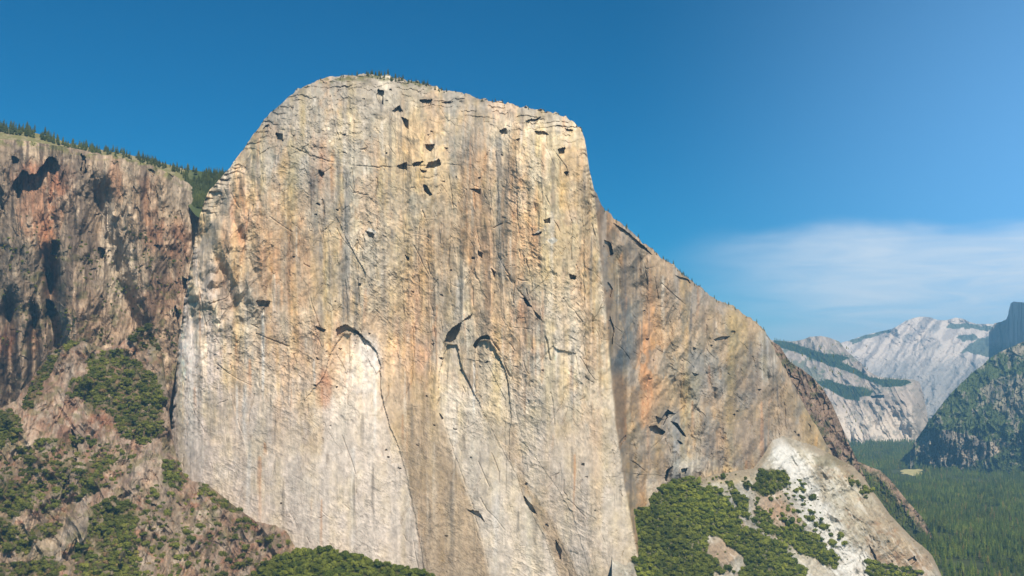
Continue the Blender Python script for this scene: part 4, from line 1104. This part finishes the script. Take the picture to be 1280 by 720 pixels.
def place(kind, crowns, trunk, items, label_fn, cat, group):
    """items: list of (x,y,z,height or width). Individual trees, each its own thing"""
    protos = []
    for i, (x, y, z, s) in enumerate(items):
        v = i % len(crowns)
        if len(protos) <= v:
            if trunk is not None:
                o = make_tree(kind, crowns[v], trunk)
            else:
                o = link(kind, crowns[v])
            protos.append(o)
        else:
            src = protos[v]
            o = src.copy(); COL.objects.link(o)
            for ch in src.children:
                c = ch.copy(); c.parent = o; COL.objects.link(c)
        o.location = (x, y, z); k = s * random.uniform(.95, 1.05)
        o.scale = (k * random.uniform(.85, 1.15), k * random.uniform(.85, 1.15), k)
        o.rotation_euler = (0, 0, random.uniform(0, 6.28))
        tag(o, label_fn(x, y, z, s), cat, group(x, y, z, s) if callable(group) else group)
    return protos

def stuff(name, items, crown_objs, mat_label, cat):
    """a mass nobody could count: one object, points carrying tree meshes through geometry nodes"""
    pts = np.array([(a[0], a[1], a[2]) for a in items]); sc = np.array([a[3] for a in items])
    me = bpy.data.meshes.new(name); me.vertices.add(len(pts)); me.vertices.foreach_set("co", pts.astype(np.float32).ravel())
    at = me.attributes.new("scl", 'FLOAT_VECTOR', 'POINT')
    s3 = np.stack([sc * RNG.uniform(.7, 1.4, len(sc)), sc * RNG.uniform(.7, 1.4, len(sc)), sc * RNG.uniform(.8, 1.2, len(sc))], -1)
    at.data.foreach_set("vector", s3.astype(np.float32).ravel())
    rt = me.attributes.new("rot", 'FLOAT_VECTOR', 'POINT')
    r3 = np.zeros((len(sc), 3)); r3[:, 2] = RNG.uniform(0, 6.28, len(sc)); rt.data.foreach_set("vector", r3.astype(np.float32).ravel())
    pk = me.attributes.new("pick", 'INT', 'POINT'); pk.data.foreach_set("value", RNG.randint(0, len(crown_objs), len(sc)).astype(np.int32))
    o = link(name, me)
    ng = bpy.data.node_groups.new(name + "_nodes", 'GeometryNodeTree')
    ng.interface.new_socket("Geometry", in_out='INPUT', socket_type='NodeSocketGeometry')
    ng.interface.new_socket("Geometry", in_out='OUTPUT', socket_type='NodeSocketGeometry')
    N = ng.nodes; L = ng.links
    gi = N.new("NodeGroupInput"); go = N.new("NodeGroupOutput")
    gti = N.new("GeometryNodeJoinGeometry")
    for c in reversed(crown_objs):
        oi = N.new("GeometryNodeObjectInfo"); oi.transform_space = 'ORIGINAL'; oi.inputs["Object"].default_value = c
        oi.inputs["As Instance"].default_value = True
        L.new(oi.outputs["Geometry"], gti.inputs[0])
    iop = N.new("GeometryNodeInstanceOnPoints"); iop.inputs["Pick Instance"].default_value = True
    mp = N.new("GeometryNodeMeshToPoints")
    L.new(gi.outputs[0], mp.inputs["Mesh"]); L.new(mp.outputs[0], iop.inputs["Points"])
    L.new(gti.outputs[0], iop.inputs["Instance"])
    for nm, ty, sock in (("scl", 'FLOAT_VECTOR', "Scale"), ("rot", 'FLOAT_VECTOR', "Rotation"), ("pick", 'INT', "Instance Index")):
        na = N.new("GeometryNodeInputNamedAttribute"); na.data_type = ty; na.inputs["Name"].default_value = nm
        L.new(na.outputs["Attribute"], iop.inputs[sock])
    L.new(iop.outputs[0], go.inputs[0])
    md = o.modifiers.new("scatter", 'NODES'); md.node_group = ng
    tag(o, mat_label, cat, kind='stuff')
    return o

def scatter_px(n, x0, x1, y0, y1, dens, depth, size, seed, gap=0.55, sink=0.0, ytop=None):
    """random places on a landform's surface where plants grow; size in metres"""
    r = np.random.RandomState(seed)
    px = r.uniform(x0, x1, n); py = r.uniform(y0, y1, n)
    ok = r.rand(n) < dens(px, py)
    if ytop is not None: ok &= py > ytop(px) + 0.5
    px, py = px[ok], py[ok]
    D = depth(px, py); V = P(px, py, D)
    s = size(px, py, r)
    grid = {}; out = []
    for i in range(len(px)):
        g = gap * s[i]; c = 25.0
        k = (int(V[i, 0] // c), int(V[i, 2] // c))
        bad = False
        for a in (-1, 0, 1):
            for b in (-1, 0, 1):
                for (x, z, q) in grid.get((k[0] + a, k[1] + b), ()):
                    if (x - V[i, 0]) ** 2 + (z - V[i, 2]) ** 2 < (0.5 * (g + q)) ** 2: bad = True; break
                if bad: break
            if bad: break
        if bad: continue
        grid.setdefault(k, []).append((V[i, 0], V[i, 2], g))
        out.append((V[i, 0], V[i, 1], V[i, 2] - sink * s[i], s[i], px[i], py[i]))
    return out

# --- oaks on the knoll and the right talus
kn_items = scatter_px(5000, 312, 552, 684, 735, lambda x, y: (y > interp(KN_TOP, x)) * 1.0, kn_depth, lambda x, y, r: r.uniform(9, 20, len(x)), 3, 0.34, 0.15)
ta_items = scatter_px(22000, 776, 1180, 590, 738, ta_veg, ta_depth, lambda x, y, r: 5 + 17 * r.rand(len(x)) ** 2.0, 4, 0.28, 0.12, lambda x: interp(TA_TOP, x))
def side(x):
    return x
oak_all = [(a, 'k') for a in kn_items] + [(a, 't') for a in ta_items]
oak_all.sort(key=lambda q: -q[0][3] / q[0][1])
ind_oak = oak_all[:290]; rest_oak = [a[0] for a in oak_all[290:]]
def px_of(x, y, z):
    v = Vector((x, y, z - CAMZ)); d = v.y * cp + v.z * sp; u = -v.y * sp + v.z * cp
    return 640 + F * v.x / d, 360 - F * u / d
def oak_label(x, y, z, s):
    px, py = px_of(x, y, z)
    big = "large" if s > 14.5 else ("middle-sized" if s > 12 else "small")
    if px < 600:
        where = "left end" if px < 390 else ("middle" if px < 470 else "right end")
        return f"{big} round green oak at the {where} of the knoll below the pale wall"
    if py < 628 and px > 935:
        return f"{big} dark green oak in the clump below the rockfall scar"
    if px < 850: return f"{big} round green oak on the talus close beside the wall's nose"
    if px < 930: return f"{big} round green oak in the middle of the right talus thicket"
    if px < 1070: return f"{big} round green oak edging the pale scree right of the thicket"
    return f"{big} round green oak low on the slope at the foot of the right slabs"
def oak_group(x, y, z, s):
    return "oaks on the knoll" if px_of(x, y, z)[0] < 600 else "oaks on the right talus"
OP = place("oak_tree", OAKC, TR_O, [a[0][:4] for a in ind_oak], oak_label, "oak tree", oak_group)
ocr = [o.children[0] for o in OP]
if rest_oak:
    stuff("oak_thicket", [a[:4] for a in rest_oak], ocr, "dense green oak thicket covering the right talus and knoll", "thicket")

# --- shrubs on the lower left hillside and ledges
hs_items = scatter_px(36000, -40, 384, 395, 735, hs_veg, hs_depth, lambda x, y, r: 5 + 13 * r.rand(len(x)) ** 1.8, 6, 0.30, 0.18, lambda x: interp(HS_TOP, x))
lw_items = scatter_px(900, 0, 240, 270, 440, lambda x, y: 1.0 * (fbm(x / 22, y / 18, 13, 3) > 0.06), lw_depth, lambda x, y, r: r.uniform(4, 9, len(x)), 8, 0.6, 0.2)
led = scatter_px(500, 840, 1070, 590, 700, lambda x, y: 0.3 + 0 * x, ta_depth, lambda x, y, r: r.uniform(2.5, 5, len(x)), 9, 0.8, 0.1, lambda x: interp(TA_TOP, x))
sh_all = hs_items + lw_items + led
sh_all.sort(key=lambda q: -q[3] / q[1])
ind_sh = sh_all[:290]; rest_sh = sh_all[290:]
def shrub_label(x, y, z, s):
    px, py = px_of(x, y, z)
    big = "broad" if s > 11.5 else "rounded"
    if px > 700: return f"{big} green shrub dotted on the pale right scree"
    if py < 430: return f"{big} green shrub clinging to the brown left cliff"
    if px > 235: return f"{big} green shrub on the ledge against the pale wall's left foot"
    if py > 615 and px > 95: return f"{big} bright green shrub in the lowest thicket beside the tan rock rib"
    if py < 560 and px > 100: return f"{big} green shrub in the thicket below the brown cliff"
    if py < 530: return f"{big} green shrub in the gully at the far left"
    if px > 95: return f"{big} green shrub among reddish rocks halfway down the hillside"
    return f"{big} green shrub in the lower left corner of the hillside"
SP = place("shrub", SHR, None, [a[:4] for a in ind_sh], shrub_label, "shrub", "shrubs on the rocky hillsides")
stuff("brush", [a[:4] for a in rest_sh], SP, "low green brush scattered between the rocks of the hillsides", "brush")

# --- conifers
rim = scatter_px(16000, -30, 285, 150, 262, lambda x, y: (y > interp(RIM_TOP, x)) * (y < interp(RIM_TOP, x) + 7 + 40 * ss(225, 245, x)) * ss(.35, .5, .52 + fbm(x / 9, y / 9, 4, 3)) , rim_depth, lambda x, y, r: r.uniform(12, 27, len(x)) * (0.8 + .4 * ss(90, 20, x)), 12, 0.2)
def cap_line(x0, x1, n, dy0, dy1, h0, h1, seed, dens):
    r = np.random.RandomState(seed); out = []
    x = r.uniform(x0, x1, n); x = x[r.rand(n) < dens(x)]
    yy = wall_top(x) + r.uniform(dy0, dy1, len(x))
    V = P(x, yy, wall_depth(x, yy) + 2)
    return [(V[i, 0], V[i, 1], V[i, 2] - .6, r.uniform(h0, h1), x[i], yy[i]) for i in range(len(x))]
cap = cap_line(425, 560, 120, -0.5, 6, 5, 14, 5, lambda x: .35 + .65 * ss(440, 470, x) * ss(545, 510, x))
cap += cap_line(560, 728, 46, -0.5, 3, 4, 9, 6, lambda x: .7 + 0 * x)
cap += cap_line(755, 965, 80, -0.5, 4, 4, 12, 7, lambda x: .8 + 0 * x)
cap += cap_line(270, 420, 14, 0.3, 3, 3, 8, 8, lambda x: .7 + 0 * x)
# valley conifers
def in_meadow(px, py):
    m = np.zeros(px.shape, bool)
    for (a, b, c, d, s, lab) in MEADOWS:
        m |= ((px - a) / (c * 1.1)) ** 2 + ((py - b) / (d * 1.5)) ** 2 < 1
    return m
def valley(n, d0, d1, seed, pxlo=1000, pxhi=1420):
    r = np.random.RandomState(seed)
    D = np.sqrt(r.uniform(d0 ** 2, d1 ** 2, n)); px = r.uniform(pxlo, pxhi, n)
    X = (px - 640) / F * D * 1.0
    b = -CAMZ / D
    py = 360 - F * (b * cp - sp) / (cp + b * sp)     # row of the floor at D
    px2 = 640 + F * X / (D * cp - CAMZ * sp)
    keep = ~in_meadow(px2, py) & (px2 > interp([(560, 1040), (600, 1090), (650, 1140), (720, 1150), (760, 1165)], py))
    keep &= (D < 5900) | (px2 < 1150)
    # clearings and thin spots
    keep &= fbm(X / 160, D / 220, 9, 3) > -0.22
    h = (15 + 26 * r.rand(n) ** 0.9) * (0.85 + .5 * (fbm(X / 300, D / 300, 6, 2)))
    return [(X[i], D[i], -0.5, h[i]) for i in np.nonzero(keep)[0]], px2, py
near, _, _ = valley(1050, 2480, 3000, 21, 1150, 1420)
mid, _, _ = valley(26000, 3000, 5000, 22)
far, _, _ = valley(30000, 5000, 8300, 23)
near.sort(key=lambda a: a[1])
near_vis = [a for a in near if px_of(a[0], a[1], 20)[0] < 1290 and px_of(a[0], a[1], 20)[1] < 730]
near_out = [a for a in near if not (px_of(a[0], a[1], 20)[0] < 1290 and px_of(a[0], a[1], 20)[1] < 730)]
rim.sort(key=lambda a: -a[3]); cap.sort(key=lambda a: -a[3])
near_vis.sort(key=lambda a: -a[3] / a[1])
rim_i, rim_r = rim[:100], rim[100:]
cap_i, cap_r = cap[:75], cap[75:]
nv_i, nv_r = near_vis[:115], near_vis[115:]
def rim_label(x, y, z, s):
    px, py = px_of(x, y, z)
    big = "tall" if s > 19 else "short"
    where = "at the far left" if px < 60 else ("above the cave cliff" if px < 120 else ("above the pale gully" if px < 200 else "in the notch beside the great wall"))
    return f"{big} dark conifer on the left cliff rim {where}"
def cap_label(x, y, z, s):
    px, py = px_of(x, y, z)
    big = "taller" if s > 7 else "tiny"
    if px < 425: return f"{big} lone conifer on the rounded left shoulder of the wall"
    if px < 470: return f"{big} conifer on the summit of the wall, left end of the cluster"
    if px < 515: return f"{big} conifer on the summit of the wall, middle of the cluster"
    if px < 570: return f"{big} conifer on the summit of the wall, right end of the cluster"
    if px < 740: return f"{big} conifer on the flat skyline left of the nose"
    if px < 860: return f"{big} conifer on the upper half of the descending right skyline"
    return f"{big} conifer on the lower half of the descending right skyline"
def nv_label(x, y, z, s):
    px, py = px_of(x, y, z)
    big = "tall" if s > 33 else "middle-sized"
    where = "at the foot of the right slabs" if px < 1190 else ("just right of the small clearing" if px > 1235 else "between the slabs and the small clearing")
    dep = "nearest row" if y < 2800 else "second rank"
    return f"{big} green conifer, {dep} of the valley forest, {where}"
RP = place("conifer_tree", RIMC, TR_P, [a[:4] for a in rim_i], rim_label, "conifer", "conifers along the left rim")
CPp = place("conifer_tree", RIMC, TR_P, [a[:4] for a in cap_i], cap_label, "conifer", "conifers on the skyline of the great wall")
VP = place("conifer_tree", CON, TR_P, [a[:4] for a in nv_i], nv_label, "conifer", "nearest conifers of the valley forest")
stuff("forest", [a[:4] for a in nv_r + near_out + mid + far], [o.children[0] for o in VP], "dense green conifer forest filling the valley floor", "forest")
slope_items = scatter_px(2600, 1040, 1165, 575, 735, lambda x, y: (y > interp(B3T, x) + 12) * 1.0, b3_depth, lambda x, y, r: r.uniform(10, 22, len(x)), 31, 0.35)
ridge_items = scatter_px(9000, 1140, 1400, 425, 598, lambda x, y: 1.0 - rg_rock(x, y), rg_depth, lambda x, y, r: r.uniform(14, 30, len(x)), 32, 0.4, 0.0, lambda x: interp(RT, x) + 1)
b2_items = scatter_px(500, 960, 1085, 430, 600, lambda x, y: 1.0 * (fbm(x / 7, y / 7, 17, 4) > .1), b2_depth, lambda x, y, r: r.uniform(6, 13, len(x)), 33, 0.5)
def nd_f(x, y):
    m = np.zeros(x.shape)
    for p in ND_F: m = np.maximum(m, inpoly(x, y, p) * 1.0)
    return m
nd_items = scatter_px(9000, 966, 1142, 422, 504, nd_f, nd_depth, lambda x, y, r: r.uniform(18, 34, len(x)), 34, 0.4)
stuff("forest", [a[:4] for a in slope_items + b2_items + ridge_items + nd_items], [o.children[0] for o in VP], "distant conifer woods on the spur, the right ridge and the far dome", "forest")
stuff("forest", [a[:4] for a in rim_r + cap_r], [o.children[0] for o in RP], "dark conifer wood behind the left cliff rim", "forest")

# ================================================================== HAZE
Z_TOP = max((o.matrix_world @ Vector(c)).z for o in COL.objects if o.type == 'MESH' and o.get('kind') == 'structure' for c in o.bound_box)
print('Z_TOP', Z_TOP)
def haze_box():
    x0, x1, y0, y1, z0, z1 = -21500, 21500, -4500, 24500, -1.0, Z_TOP + 15.0
    V = [(x, y, z) for x in (x0, x1) for y in (y0, y1) for z in (z0, z1)]
    Fc = [(0, 1, 3, 2), (4, 6, 7, 5), (0, 4, 5, 1), (2, 3, 7, 6), (0, 2, 6, 4), (1, 5, 7, 3)]
    me = bpy.data.meshes.new("haze"); me.from_pydata(V, [], Fc)
    m = bpy.data.materials.new("haze"); m.use_nodes = True
    nt = m.node_tree
    for n in list(nt.nodes):
        if n.type != 'OUTPUT_MATERIAL': nt.nodes.remove(n)
    pv = nt.nodes.new("ShaderNodeVolumePrincipled")
    pv.inputs["Color"].default_value = (0.28, 0.66, 1.0, 1)
    pv.inputs["Density"].default_value = 4.5e-5
    out = [n for n in nt.nodes if n.type == 'OUTPUT_MATERIAL'][0]
    nt.links.new(pv.outputs[0], out.inputs["Volume"])
    me.materials.append(m)
    o = link("haze", me); tag(o, "thin bluish haze over the whole valley", "haze", kind='stuff')
haze_box()

# ================================================================== LIGHT
SUN_AZ = math.radians(25)      # to the right of straight behind the camera
SUN_EL = math.radians(47)
sd = bpy.data.lights.new("sun", 'SUN'); sd.energy = 4.2; sd.angle = math.radians(0.53); sd.color = (1.0, 0.92, 0.80)
so = bpy.data.objects.new("sun", sd); COL.objects.link(so)
S = Vector((math.sin(SUN_AZ) * math.cos(SUN_EL), -math.cos(SUN_AZ) * math.cos(SUN_EL), math.sin(SUN_EL)))
so.rotation_euler = S.to_track_quat('Z', 'Y').to_euler(); so.location = (0, 0, 3000)

w = bpy.data.worlds.new("World"); scene.world = w; w.use_nodes = True
nt = w.node_tree; N = nt.nodes; L = nt.links
bg = N["Background"]
sky = N.new("ShaderNodeTexSky"); sky.sky_type = 'NISHITA'; sky.sun_disc = False
sky.sun_elevation = SUN_EL
sky.sun_rotation = math.atan2(S.x, S.y)
sky.altitude = 1500; sky.air_density = 1.0; sky.dust_density = 0.3; sky.ozone_density = 4.0
hs = N.new("ShaderNodeHueSaturation"); hs.inputs["Saturation"].default_value = 2.6; hs.inputs["Hue"].default_value = 0.492; hs.inputs["Value"].default_value = .85
L.new(sky.outputs[0], hs.inputs["Color"])
# thin high cirrus toward the east-south-east
tc = N.new("ShaderNodeTexCoord"); sep = N.new("ShaderNodeSeparateXYZ"); L.new(tc.outputs["Generated"], sep.inputs[0])
mp = N.new("ShaderNodeMapping"); mp.inputs["Scale"].default_value = (2.2, 2.2, 7.0)
L.new(tc.outputs["Generated"], mp.inputs["Vector"])
nz = N.new("ShaderNodeTexNoise"); nz.inputs["Scale"].default_value = 1.6; nz.inputs["Detail"].default_value = 6; nz.inputs["Distortion"].default_value = 0.6
L.new(mp.outputs["Vector"], nz.inputs["Vector"])
def math_n(op, a, b=None, c=None):
    n = N.new("ShaderNodeMath"); n.operation = op
    for i, v in enumerate((a, b, c)):
        if v is None: continue
        if isinstance(v, (int, float)): n.inputs[i].default_value = v
        else: L.new(v, n.inputs[i])
    return n.outputs[0]
def mrange(v, a, b, lo=0.0, hi=1.0):
    n = N.new("ShaderNodeMapRange"); n.interpolation_type = 'SMOOTHSTEP'
    L.new(v, n.inputs["Value"]); n.inputs["From Min"].default_value = a; n.inputs["From Max"].default_value = b
    n.inputs["To Min"].default_value = lo; n.inputs["To Max"].default_value = hi
    return n.outputs["Result"]
right = mrange(sep.outputs["X"], 0.12, 0.36)
elev = mrange(sep.outputs["Z"], 0.20, 0.10)
edge = math_n('ADD', sep.outputs["Z"], math_n('MULTIPLY', math_n('SUBTRACT', nz.outputs["Fac"], 0.5), 0.07))
band = mrange(edge, 0.150, 0.118)
veil = math_n('MULTIPLY', mrange(sep.outputs["X"], 0.08, 0.6), mrange(sep.outputs["Z"], 0.75, 0.05))
mx1 = N.new("ShaderNodeMix"); mx1.data_type = 'RGBA'
L.new(math_n('MULTIPLY', veil, 0.5), mx1.inputs["Factor"]); L.new(hs.outputs[0], mx1.inputs["A"]); mx1.inputs["B"].default_value = (4.2, 9.2, 16.5, 1)
mp2 = N.new("ShaderNodeMapping"); mp2.inputs["Scale"].default_value = (6.0, 6.0, 40.0); L.new(tc.outputs["Generated"], mp2.inputs["Vector"])
nz2 = N.new("ShaderNodeTexNoise"); nz2.inputs["Scale"].default_value = 1.5; nz2.inputs["Detail"].default_value = 8; nz2.inputs["Roughness"].default_value = .6; nz2.inputs["Distortion"].default_value = 1.0
L.new(mp2.outputs["Vector"], nz2.inputs["Vector"])
wisp = mrange(nz2.outputs["Fac"], 0.25, 0.75, 0.58, 1.0)
fac = math_n('MULTIPLY', math_n('MULTIPLY', math_n('MULTIPLY', right, band), wisp), 0.88)
mx = N.new("ShaderNodeMix"); mx.data_type = 'RGBA'
L.new(fac, mx.inputs["Factor"]); L.new(mx1.outputs["Result"], mx.inputs["A"])
mx.inputs["B"].default_value = (8.4, 9.2, 10.0, 1)
L.new(mx.outputs["Result"], bg.inputs["Color"])
bg.inputs["Strength"].default_value = 0.063

vs = scene.view_settings
vs.view_transform = 'Standard'; vs.look = 'None'; vs.exposure = 0.64; vs.gamma = 1.0; vs.use_curve_mapping = False
scene.cycles.use_denoising = True
scene.cycles.max_bounces = 4; scene.cycles.diffuse_bounces = 2; scene.cycles.volume_bounces = 0
